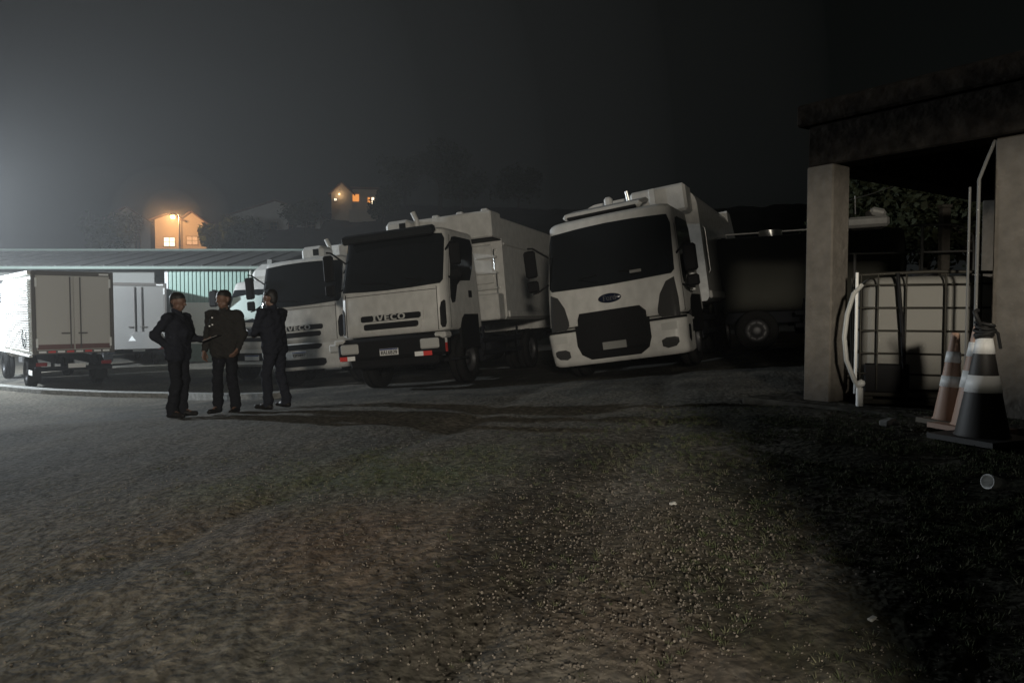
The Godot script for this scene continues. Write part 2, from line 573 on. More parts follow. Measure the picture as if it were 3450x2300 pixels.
		for g in [-1, 1]:
			bx("headlight", "lens", b, Vector3(g * 0.92, 0.86, 0.0), Vector3(0.26, 0.2, 0.08), 0.04)
	chassis(t, 1.0, -1.15, -5.4, -8.3, 0.5)
	# the compactor behind the cab
	var zb := -3.45
	var body := compactor(t, zb, -7.4, 1.25, 3.62, 1.2, 0.06, P, 0)
	bx("front_header", P, t, Vector3(0.28, 3.4, zb + 0.3), Vector3(1.86, 0.6, 0.66), 0.03)
	bx("header_seam", "black_plastic", body, Vector3(0.28, 3.08, zb + 0.3), Vector3(1.82, 0.02, 0.64), 0.004)
	bx("valve_box", "paint_b", body, Vector3(-0.86, 3.4, zb + 0.4), Vector3(0.3, 0.42, 0.4), 0.02)
	bx("valve_panel", "black_plastic", body, Vector3(-0.84, 3.4, zb + 0.61), Vector3(0.1, 0.26, 0.02), 0.01)
	for k in 3:
		bx("roof_lug", P, body, Vector3(-0.35 + 0.62 * k, 3.76, zb + 0.1), Vector3(0.16, 0.14, 0.12), 0.02)
	for g in [-1, 1]:
		tb("grab_rail", "chrome", body, [Vector3(g * 1.06, 1.7, zb + 0.14), Vector3(g * 1.06, 2.3, zb + 0.14), Vector3(g * 1.06, 2.34, zb + 0.02)], 0.018, 6)
		tb("grab_rail", "chrome", body, [Vector3(g * 1.03, 2.4, zb + 0.14), Vector3(g * 1.03, 2.85, zb + 0.14), Vector3(g * 1.03, 2.89, zb + 0.02)], 0.018, 6)
	bx("hydraulic_box", P, t, Vector3(0.86, 1.55, zb + 0.25), Vector3(0.62, 0.6, 0.42), 0.03)
	if not white_bumper:
		bx("cooler_bracket", "chassis", t, Vector3(-0.92, 3.2, zb + 0.6), Vector3(0.5, 0.26, 0.3), 0.01)
	bx("bulkhead_panel", P, body, Vector3(0.55, 2.55, zb + 0.035), Vector3(0.8, 0.9, 0.05), 0.02)
	for k in 3:
		bx("bulkhead_step", P, body, Vector3(0.82, 1.98 + k * 0.36, zb + 0.09), Vector3(0.5, 0.045, 0.14), 0.012)
	# air conditioner on the roof
	var ac := bx("air_conditioner", P, t, Vector3(-0.92, 3.5, zb + 0.75) if not white_bumper else Vector3(0.0, 3.26, -1.15), Vector3(0.62, 0.36, 0.6), 0.09)
	bx("vent", "black_plastic", ac, Vector3(0.2, 0.0, 0.405), Vector3(0.16, 0.16, 0.012), 0.005)
	tb("exhaust_stack", "paint_b", t, [Vector3(-0.55, 2.9, zb + 0.75), Vector3(-0.55, 3.66, zb + 0.75), Vector3(-0.62, 3.86, zb + 0.77)], 0.06, 10)
	if not white_bumper:
		tb("roof_beacon", "lens", t, [Vector3(0.2, 3.1, -1.0), Vector3(0.2, 3.22, -1.0)], 0.06, 10, 0.045)
	seat(t, x, z, yaw, 1.0, -1.15, -5.4)
	return t

func oval_truck(x: float, z: float, yaw: float) -> void:
	var t := thing("garbage_truck", "white compactor truck with dark oval emblem and big dark trapezoid grille", "truck")
	var C := {"w0": 1.24, "w1": 1.13, "wy0": 0.3, "y0": 0.95, "y1": 2.8, "r": 0.2, "bow": 0.06, "back": -1.9, "nose": [[0.2, 0.06], [0.95, 0.02], [1.62, -0.06], [2.7, -0.34], [3.1, -0.44]]}
	var P = "paint"
	var cab := cab_shell(C, "cab", P, t)
	patch(C, [[-1.14, 1.68, 2.5], [-1.08, 1.62, 2.66], [-0.5, 1.6, 2.69], [0, 1.59, 2.7], [0.5, 1.6, 2.69], [1.08, 1.62, 2.66], [1.14, 1.68, 2.5]], 0.008, "windscreen", "glass", cab)
	for g in [-1, 1]:
		var st := S()
		tube(st, [cab_at(C, g * 0.3 + 0.1, 1.66, 0.03), cab_at(C, g * 0.55, 1.76, 0.03), cab_at(C, g * 0.2, 1.8, 0.03)], 0.011, 5)
		put(st, "wiper", "black_plastic", cab)
	bx("dash_papers", "plate_old", cab, Vector3(0.5, 1.75, -0.06), Vector3(0.2, 0.05, 0.04), 0.004)
	cab_window(C, cab, 1.7, 2.66, 1.46, 1.4, 2.6)
	# emblem
	var em := S()
	lathe(em, [[0.205, 0.0], [0.205, 0.02], [0.19, 0.03], [0.001, 0.032]], 28, Transform3D(Basis(Vector3(1, 0, 0), Vector3(0, 0, 1), Vector3(0, -0.4, 0)), Vector3.ZERO))
	var e := put(em, "emblem", "emblem", cab, Vector3(0, 1.36, -0.02))
	lettering("emblem_lettering", "Ford", "emblem_script", e, Vector3(0, 0, 0.028), 0.09, 0.24, "Droid Serif", 400, true)
	# headlights run up the corners
	for g in [-1.0, 1.0]:
		var h := [[g * 0.8, 0.98, 1.05], [g * 0.86, 0.9, 1.3], [g * 0.98, 0.88, 1.5], [g * 1.12, 0.88, 1.56], [g * 1.16, 0.9, 1.2]]
		var s1 := [[g * 1.28, 0.98, 2.5], [g * 1.295, 0.98, 2.5]]
		var arch := [[g * 1.72, 0.6, 1.0], [g * 1.84, 0.6, 1.18], [g * 2.0, 0.6, 1.26], [g * 2.8, 0.6, 1.26]]
		var dh := [[g * 2.3, 1.42, 1.52], [g * 2.46, 1.42, 1.52]]
		if g < 0:
			h.reverse()
			s1.reverse()
			arch.reverse()
			dh.reverse()
		patch(C, h, 0.012, "headlight", "lens_dark", cab)
		patch(C, s1, 0.005, "door_gap", "black_plastic", cab)
		patch(C, arch, 0.012, "wheel_arch", "black_plastic", cab, 0.05)
		patch(C, dh, 0.018, "door_handle", "black_plastic", cab)
	# bumper with the lower half of the grille
	var L := {"w0": 1.22, "w1": 1.25, "y0": 0.26, "y1": 0.84, "r": 0.2, "bow": 0.06, "back": -0.75, "nose": [[0.2, 0.0], [0.5, 0.1], [0.9, 0.1]]}
	var b := cab_shell(L, "bumper", P, t)
	patch(C, [[-0.6, 0.94, 1.06], [-0.56, 0.94, 1.16], [0.5, 0.94, 1.16], [0.6, 0.94, 1.06]], 0.09, "upper_grille", "black_plastic", cab, 0.1)
	patch(L, [[-0.66, 0.6, 0.95], [-0.6, 0.44, 0.95], [-0.44, 0.34, 0.95], [0.44, 0.34, 0.95], [0.6, 0.44, 0.95], [0.66, 0.6, 0.95]], 0.016, "lower_grille", "black_plastic", b, 0.04)
	for k in 4:
		patch(L, [[-0.58, 0.46 + 0.13 * k, 0.5 + 0.13 * k], [0.58, 0.46 + 0.13 * k, 0.5 + 0.13 * k]], 0.03, "grille_bar", "black_plastic", b, 0.02)
	patch(L, [[-1.3, 0.86, 0.9], [1.3, 0.86, 0.9]], 0.02, "bumper_gap", "black_plastic", b)
	for g in [-1.0, 1.0]:
		var f := [[g * 0.82, 0.42, 0.52], [g * 0.9, 0.38, 0.56], [g * 1.04, 0.4, 0.56], [g * 1.1, 0.46, 0.54]]
		var w := [[g * 0.84, 0.68, 0.8], [g * 1.1, 0.68, 0.82]]
		if g < 0:
			f.reverse()
			w.reverse()
		patch(L, f, 0.008, "fog_lamp", "lens_dark", b)
		patch(L, w, 0.008, "indicator_lamp", "lens", b)
	patch(L, [[1.42, 0.5, 0.72], [1.52, 0.44, 0.74], [1.6, 0.5, 0.7]], 0.008, "step_recess", "black_plastic", b)
	bx("number_plate", "plate_old", b, Vector3(0.02, 0.55, 0.135), Vector3(0.42, 0.13, 0.012), 0.003)
	mirror(t, Vector3(-1.42, 2.06, -0.12), -1, 0.8)
	mirror(t, Vector3(1.42, 1.72, -0.2), 1, 0.74)
	tb("snorkel", "paint_b", t, [Vector3(1.32, 1.3, -0.62), Vector3(1.34, 1.75, -0.66), Vector3(1.3, 1.95, -0.7)], 0.05, 8)
	chassis(t, 1.04, -1.2, -5.2, -8.0, 0.5)
	var zb := -2.8
	var body := compactor(t, zb, -7.4, 1.15, 3.5, 1.24, 0.42, "paint_gloss", 0)
	bx("front_header", P, t, Vector3(0.6, 3.2, zb + 0.32), Vector3(1.1, 0.54, 0.6), 0.05)
	bx("header_strap", "paint_b", body, Vector3(0.5, 3.2, zb + 0.635), Vector3(0.12, 0.52, 0.03), 0.008)
	bx("air_deflector", P, t, Vector3(-0.12, 3.04, -0.95), Vector3(1.5, 0.12, 0.7), 0.05, Basis(Vector3.RIGHT, 0.22))
	bx("deflector_gap", "black_plastic", t, Vector3(-0.12, 2.94, -0.68), Vector3(1.3, 0.05, 0.2), 0.01)
	bx("pump_box", P, t, Vector3(-0.28, 3.2, zb + 0.5), Vector3(0.7, 0.24, 0.4), 0.04)
	bx("filter_cap", "paint_b", t, Vector3(-0.42, 3.4, zb + 0.5), Vector3(0.16, 0.2, 0.16), 0.04)
	tb("roof_lamp", "chrome", t, [Vector3(0.0, 3.3, zb + 0.5), Vector3(-0.01, 3.54, zb + 0.52)], 0.05, 8)
	tb("grab_rail", "chrome", body, [Vector3(1.27, 1.7, zb - 0.1), Vector3(1.31, 1.75, zb - 0.1), Vector3(1.31, 2.6, zb - 0.1), Vector3(1.27, 2.65, zb - 0.1)], 0.016, 6)
	seat(t, x, z, yaw, 1.04, -1.2, -5.2)
	t.basis = t.basis * Basis(Vector3.BACK, deg_to_rad(1.8))

func small_truck(x: float, z: float, yaw: float) -> void:
	var t := thing("delivery_truck", "small white truck with pale sunshade in its windscreen, parked before the green shed", "truck")
	var C := {"w0": 1.02, "w1": 0.93, "wy0": 0.4, "y0": 0.85, "y1": 2.5, "r": 0.2, "bow": 0.05, "back": -1.7, "nose": [[0.4, 0.05], [1.5, -0.02], [2.45, -0.5], [2.7, -0.6]]}
	var cab := cab_shell(C, "cab", "paint", t)
	patch(C, [[-0.9, 1.58, 2.2], [-0.84, 1.52, 2.36], [0.84, 1.52, 2.36], [0.9, 1.58, 2.2]], 0.008, "windscreen", "glass", cab)
	patch(C, [[-0.8, 1.56, 2.16], [-0.3, 1.56, 2.24], [-0.05, 1.62, 2.2], [0.2, 1.56, 2.24], [0.75, 1.56, 2.16]], 0.012, "sunshade", "shade_cloth", cab, 0.006)
	cab_window(C, cab, 1.6, 2.34, 1.35, 1.2, 2.3)
	for s in [[1.3, 1.36], [1.18, 1.26], [1.04, 1.14]]:
		patch(C, [[-0.62, s[0], s[1]], [0.62, s[0], s[1]]], 0.008, "grille_slot", "black_plastic", cab)
	patch(C, [[-0.5, 1.37, 1.41], [0.5, 1.37, 1.41]], 0.02, "chrome_bar", "chrome", cab)
	var L := {"w0": 1.03, "w1": 1.03, "y0": 0.42, "y1": 0.78, "r": 0.2, "bow": 0.05, "back": -0.5, "nose": [[0.3, 0.06], [1, 0.06]]}
	var b := cab_shell(L, "bumper", "paint", t)
	patch(L, [[-0.5, 0.56, 0.76], [0.5, 0.56, 0.76]], 0.008, "lower_grille", "black_plastic", b)
	bx("bumper_strip", "chrome", b, Vector3(0, 0.5, 0.07), Vector3(1.7, 0.06, 0.03), 0.01)
	plate(b, Vector3(0, 0.64, 0.08), "")
	for g in [-1, 1]:
		bx("headlight", "lens", cab, Vector3(g * 0.8, 1.08, 0.0), Vector3(0.26, 0.22, 0.08), 0.04)
	mirror(t, Vector3(-1.24, 2.02, -0.2), -1, 0.66)
	mirror(t, Vector3(1.24, 2.02, -0.2), 1, 0.66)
	bx("roof_deflector", "paint", t, Vector3(0.15, 2.78, -1.1), Vector3(1.4, 0.42, 0.6), 0.12, Basis(Vector3.RIGHT, 0.5))
	chassis(t, 0.86, -1.05, -4.2, -6.0, 0.42)
	bx("cargo_box", "paint_b", t, Vector3(0, 1.95, -4.1), Vector3(2.05, 1.9, 4.0), 0.03)
	seat(t, x, z, yaw, 0.97, -1.19, -4.75)
	t.basis = t.basis.scaled(Vector3.ONE * 1.13)

func box_truck(label: String, x: float, z: float, yaw: float, w: float, h: float, floor_y: float, long: float, slatted: bool) -> void:
	# local +z is the rear; origin under the middle of the rear doors
	var t := thing("box_truck", label, "truck", Vector3.ZERO, 0, "")
	var box := holder("cargo_box", t)
	var skin = "box_pale" if slatted else "box_grey"
	var y0 := floor_y
	bx("box_shell", skin, box, Vector3(0, y0 + h / 2, -long / 2 - 0.02), Vector3(w, h, long), 0.02)
	var fr := S()
	for g in [-1, 1]:
		rbox(fr, Vector3(g * (w / 2 - 0.045), y0 + h / 2, 0.012), Vector3(0.09, h + 0.02, 0.05), 0.012)
	rbox(fr, Vector3(0, y0 + h - 0.05, 0.01), Vector3(w - 0.18, 0.12, 0.05), 0.012)
	rbox(fr, Vector3(0, y0 + 0.05, 0.01), Vector3(w - 0.18, 0.1, 0.05), 0.012)
	put(fr, "rear_frame", "box_frame", box)
	for g in [-1, 1]:
		bx("rear_door", skin, box, Vector3(g * (w / 4 - 0.045), y0 + h / 2, 0.0), Vector3(w / 2 - 0.105, h - 0.22, 0.03), 0.008)
		tb("lock_rod", "box_frame", box, [Vector3(g * 0.12 + 0.03, y0 + 0.14, 0.045), Vector3(g * 0.12 + 0.03, y0 + h - 0.14, 0.045)], 0.016, 6)
		bx("door_latch", "box_frame", box, Vector3(g * 0.2, y0 + 0.55, 0.04), Vector3(0.22, 0.04, 0.03), 0.008)
	if slatted:
		bx("side_panel", "slat_white", box, Vector3(-w / 2 - 0.003, y0 + h / 2, -long / 2), Vector3(0.012, h - 0.1, long - 0.06), 0.002)
		var n := 31
		var mesh_slat: Mesh = null
		for k in n:
			var sl: MeshInstance3D
			if k == 0:
				sl = bx("slat", "slat_white", box, Vector3(-w / 2 - 0.04, y0 + 0.1, -long / 2), Vector3(0.075, (h - 0.28) / n * 0.5, long - 0.1), 0.008)
				mesh_slat = sl.mesh
			else:
				sl = MeshInstance3D.new()
				sl.name = "slat"
				sl.mesh = mesh_slat
				sl.material_override = mats["slat_white"]
				box.add_child(sl, true)
				sl.position = Vector3(-w / 2 - 0.04, y0 + 0.1 + k * (h - 0.28) / n, -long / 2)
		bx("top_rail", "slat_white", box, Vector3(-w / 2 - 0.04, y0 + h - 0.05, -long / 2), Vector3(0.08, 0.1, long), 0.01)
		bx("bottom_rail", "slat_white", box, Vector3(-w / 2 - 0.04, y0 - 0.04, -long / 2), Vector3(0.08, 0.06, long), 0.01)
		# a painted mark low on the side
		var c := Vector3(-w / 2 - 0.083, y0 + 0.4, -0.6)
		var mk_ := S()
		for s in [[Vector3(0, 0.2, -0.28), Vector3(0, 0.05, -0.38), Vector3(0, -0.16, -0.26)], [Vector3(0, 0.0, -0.2), Vector3(0, -0.03, -0.02), Vector3(0, -0.2, -0.14), Vector3(0, -0.24, -0.02)], [Vector3(0, 0.18, 0.2), Vector3(0, 0.0, 0.24), Vector3(0, -0.18, 0.18), Vector3(0, -0.2, 0.06)], [Vector3(0, 0.2, -0.28), Vector3(0, 0.2, -0.2)]]:
			for i in s.size() - 1:
				var d: Vector3 = s[i + 1] - s[i]
				var bb := Basis(Vector3.RIGHT, -atan2(d.y, d.z))
				rbox(mk_, c + (s[i] + s[i + 1]) / 2, Vector3(0.012, 0.055, d.length() + 0.03), 0.002, bb)
		put(mk_, "painted_mark", "ink", box)
	# reflective strips round the rear
	for g in [-1, 1]:
		for y in [y0 + h - 0.42, y0 + 0.18]:
			bx("reflective_strip", "tape_white", box, Vector3(g * (w / 2 - 0.1), y + 0.12, 0.042), Vector3(0.05, 0.24, 0.006), 0.001)
	bx("reflective_strip", "tape_white", box, Vector3(w / 2 - 0.24, y0 + h - 0.06, 0.042), Vector3(0.24, 0.05, 0.006), 0.001)
	if slatted:
		for k in 8:
			var xx := -w / 2 + 0.22 + k * (w - 0.44) / 7.0
			bx("reflective_strip", "tape_white" if k % 2 == 0 or k == 7 else "tape_red", box, Vector3(xx, y0 + 0.06, 0.042), Vector3(0.17, 0.05, 0.006), 0.001)
		bx("door_foot_panel", "door_red", box, Vector3(-w / 4 + 0.045, y0 + 0.19, 0.02), Vector3(w / 2 - 0.13, 0.13, 0.006), 0.001)
		bx("door_foot_panel", "door_red", box, Vector3(w / 4 - 0.045, y0 + 0.19, 0.02), Vector3(w / 2 - 0.13, 0.13, 0.006), 0.001)
	else:
		# a tail lift folded against the doors
		var lift := pr("tail_lift", "box_grey", t, [[-w / 2 + 0.1, -0.28], [w / 2 - 0.3, -0.28], [w / 2 - 0.12, -0.1], [w / 2 - 0.35, 0.36], [-0.1, 0.36], [-0.3, 0.18], [-w / 2 + 0.1, 0.5]], 0.06, 0.12, Vector3(0, y0, 0))
		pr("warning_triangle", "tape_white", lift, [[-0.13, 0.0], [0.13, 0.0], [0, 0.2]], 0.122, 0.128, Vector3(-0.2, 0.02, 0))
		bx("reflective_strip", "tape_white", lift, Vector3(w / 2 - 0.2, -0.02, 0.125), Vector3(0.16, 0.05, 0.006), 0.001)
	var gd := S()
	rbox(gd, Vector3(0, 0.55, -0.1), Vector3(w - 0.1, 0.12, 0.1), 0.02)
	for g in [-1, 1]:
		rbox(gd, Vector3(g * 0.5, 0.75, -0.15), Vector3(0.08, 0.5, 0.08), 0.01)
	var under := put(gd, "underrun_bar", "chassis", t)
	bx("number_plate", "plate_white", under, Vector3(0.05, 0.62, -0.03), Vector3(0.42, 0.12, 0.012), 0.003)
	if slatted:
		bx("side_marker_plate", "plate_white", under, Vector3(-w / 2 - 0.02, 0.46, -0.25), Vector3(0.012, 0.13, 0.5), 0.003)
	for g in [-1, 1]:
		bx("tail_lamp", "tail_red", under, Vector3(g * (w / 2 - 0.2), 0.68, -0.04), Vector3(0.26, 0.1, 0.04), 0.015)
	var f := S()
	for g in [-1, 1]:
		rbox(f, Vector3(g * 0.38, y0 - 0.16, -long / 2), Vector3(0.09, 0.22, long), 0.01)
	put(f, "chassis_frame", "chassis", t)
	for g in [-1, 1]:
		wheel(t, Vector3(g * (w / 2 - 0.16), 0.42, -1.3), 0.42, 0.26, g)
		wheel(t, Vector3(g * (w / 2 - 0.16), 0.42, -long - 0.6), 0.42, 0.26, g)
		bx("mud_flap", "rubber", t, Vector3(g * (w / 2 - 0.16), 0.42, -0.75), Vector3(0.3, 0.5, 0.015), 0.004)
	var cb := S()
	rbox(cb, Vector3(0, 1.55, -long - 0.85), Vector3(w - 0.1, 1.75, 1.5), 0.15)
	put(cb, "cab", "paint", t)
	seat(t, x, z, yaw, w / 2 - 0.16, -1.3, -long - 0.6)

func tank_trailer() -> void:
	# a dull tank body standing between the oval-emblem truck and the pillar
	var t := thing("tank_trailer", "dark tank trailer with a rounded body beside the concrete pillar", "trailer")
	var p := []
	for k in 28:
		var g := TAU * k / 28
		p.append([1.1 * signf(cos(g)) * pow(absf(cos(g)), 0.5), 1.72 + 0.86 * signf(sin(g)) * pow(absf(sin(g)), 0.5)])
	var tank := pr("tank", "tank_grey", t, p, -4.0, 0.0, Vector3.ZERO, Basis(), true)
	for k in 3:
		var q := []
		for e in p:
			q.append([e[0] * 1.02, 1.72 + (e[1] - 1.72) * 1.025])
		pr("tank_band", "tank_grey", tank, q, -0.3 - k * 1.7, -0.2 - k * 1.7, Vector3.ZERO, Basis(), true)
	tb("side_pipe", "paint_gloss", tank, [Vector3(1.06, 2.42, 0.1), Vector3(1.08, 2.44, -4.0)], 0.07, 10)
	var cat := S()
	rbox(cat, Vector3(0.5, 2.62, -2.0), Vector3(0.6, 0.04, 3.8), 0.01)
	for k in 4:
		rbox(cat, Vector3(0.8, 2.7, -0.3 - k * 1.1), Vector3(0.05, 0.16, 0.05), 0.01)
	tube(cat, [Vector3(0.8, 2.79, -0.1), Vector3(0.8, 2.79, -3.9)], 0.02, 6)
	put(cat, "catwalk", "paint_b", tank)
	var hd := S()
	rbox(hd, Vector3(0.3, 2.78, -0.55), Vector3(0.9, 0.24, 0.9), 0.06)
	rbox(hd, Vector3(0.35, 3.0, -0.3), Vector3(0.7, 0.18, 0.34), 0.06, Basis(Vector3.RIGHT, 0.3))
	put(hd, "pump_housing", "paint", t)
	tb("manhole", "chrome", tank, [Vector3(0, 2.55, -2.6), Vector3(0, 2.74, -2.6)], 0.26, 16)
	bx("side_reflector", "tape_white", t, Vector3(1.09, 0.98, -3.6), Vector3(0.02, 0.06, 0.24), 0.004)
	chassis(t, 0.95, -0.8, -3.0, -4.0, 0.46, false)
	seat(t, 8.6, -16.6, 74.0, 0.95, -0.8, -3.0)

# ---------------------------------------------------------------- people
func blob(st: SurfaceTool, bones: Array, cell: float, soft: float, crease := 0.0) -> void:
	# bones: [from, radius, to, radius]; a smooth union of tapered capsules, meshed as surface nets
	var lo := Vector3(1e9, 1e9, 1e9)
	var hi := -lo
	for b in bones:
		for e in [0, 2]:
			var m: float = b[e + 1] + cell * 3
			lo = lo.min(b[e] - Vector3.ONE * m)
			hi = hi.max(b[e] + Vector3.ONE * m)
	var nx := int((hi.x - lo.x) / cell) + 2
	var ny := int((hi.y - lo.y) / cell) + 2
	var nz := int((hi.z - lo.z) / cell) + 2
	var f := PackedFloat32Array()
	f.resize(nx * ny * nz)
	f.fill(10.0)
	for b in bones:
		var A: Vector3 = b[0]
		var B: Vector3 = b[2]
		var ra: float = b[1]
		var rb: float = b[3]
		var m := maxf(ra, rb) + soft + cell * 2
		var l := (A.min(B) - Vector3.ONE * m - lo) / cell
		var h := (A.max(B) + Vector3.ONE * m - lo) / cell
		var d := B - A
		var dd := maxf(d.length_squared(), 1e-9)
		for i in range(maxi(0, int(l.x)), mini(nx, int(h.x) + 1)):
			for j in range(maxi(0, int(l.y)), mini(ny, int(h.y) + 1)):
				for k in range(maxi(0, int(l.z)), mini(nz, int(h.z) + 1)):
					var p := lo + Vector3(i, j, k) * cell
					var t := clampf((p - A).dot(d) / dd, 0, 1)
					var v := (p - A - d * t).length() - ra - (rb - ra) * t
					if crease > 0.0 and absf(v) < 0.05:
						v += fold_noise.get_noise_3d(p.x, p.y * 1.8 + p.x * 0.8, p.z) * crease
					var at := (i * ny + j) * nz + k
					var o := f[at]
					var q := maxf(soft - absf(o - v), 0.0) / soft
					f[at] = minf(o, v) - q * q * soft * 0.25
	var id := {}
	var pos := PackedVector3Array()
	var step := [nz * ny, nz, 1]
	var corners := [[0, 0, 0], [1, 0, 0], [0, 1, 0], [1, 1, 0], [0, 0, 1], [1, 0, 1], [0, 1, 1], [1, 1, 1]]
	var coff := PackedInt32Array()
	for c in corners:
		coff.append(c[0] * step[0] + c[1] * step[1] + c[2])
	var edges := [[0, 1], [2, 3], [4, 5], [6, 7], [0, 2], [1, 3], [4, 6], [5, 7], [0, 4], [1, 5], [2, 6], [3, 7]]
	for i in nx - 1:
		for j in ny - 1:
			for k in nz - 1:
				var at := (i * ny + j) * nz + k
				var ins := 0
				for c in 8:
					if f[at + coff[c]] < 0:
						ins += 1
				if ins == 0 or ins == 8:
					continue
				var sum := Vector3.ZERO
				var n := 0
				for e in edges:
					var v0 := f[at + coff[e[0]]]
					var v1 := f[at + coff[e[1]]]
					if (v0 < 0) != (v1 < 0):
						var t := v0 / (v0 - v1)
						var c0: Array = corners[e[0]]
						var c1: Array = corners[e[1]]
						sum += Vector3(lerpf(c0[0], c1[0], t), lerpf(c0[1], c1[1], t), lerpf(c0[2], c1[2], t))
						n += 1
				id[at] = pos.size()
				pos.append(lo + (Vector3(i, j, k) + sum / n) * cell)
	st.set_smooth_group(0)
	for at in id:
		var v0 := f[at]
		for ax in 3:
			var v1 := f[at + step[ax]]
			if (v0 < 0) == (v1 < 0):
				continue
			var u: int = step[(ax + 1) % 3]
			var w: int = step[(ax + 2) % 3]
			if not (id.has(at - u) and id.has(at - w) and id.has(at - u - w)):
				continue
			var a := pos[id[at]]
			var b := pos[id[at - u]]
			var c := pos[id[at - u - w]]
			var d := pos[id[at - w]]
			if v0 < 0:
				tri(st, a, c, b)
				tri(st, a, d, c)
			else:
				tri(st, a, b, c)
				tri(st, a, c, d)

func hand(bones: Array, wrist: Vector3, fwd: Vector3, palm: Vector3, thumb_side: float, curl: float) -> void:
	# fwd along the fingers, palm is where the palm faces
	fwd = fwd.normalized()
	palm = (palm - fwd * palm.dot(fwd)).normalized()
	var side := fwd.cross(palm).normalized()
	for k in 4:
		var s := (k - 1.5) * 0.02
		var root := wrist + fwd * 0.085 + side * s
		bones.append([wrist + side * s * 0.6, 0.018, root, 0.0125])
		var ln: float = [0.062, 0.072, 0.068, 0.052][k if thumb_side < 0 else 3 - k]
		var d1 := (fwd + palm * curl).normalized()
		var d2 := (fwd * (1.0 - curl) + palm * curl * 1.7).normalized()
		bones.append([root, 0.0105, root + d1 * ln * 0.55, 0.0095])
		bones.append([root + d1 * ln * 0.55, 0.0095, root + d1 * ln * 0.55 + d2 * ln * 0.5, 0.0075])
	var tr := wrist + fwd * 0.03 + side * thumb_side * 0.035
	var t1 := tr + (fwd * 0.8 + side * thumb_side * 0.6 + palm * 0.3) * 0.035
	bones.append([wrist + fwd * 0.015, 0.017, tr, 0.013])
	bones.append([tr, 0.0125, t1, 0.011])
	bones.append([t1, 0.011, t1 + (fwd + palm * 0.4) * 0.028, 0.009])

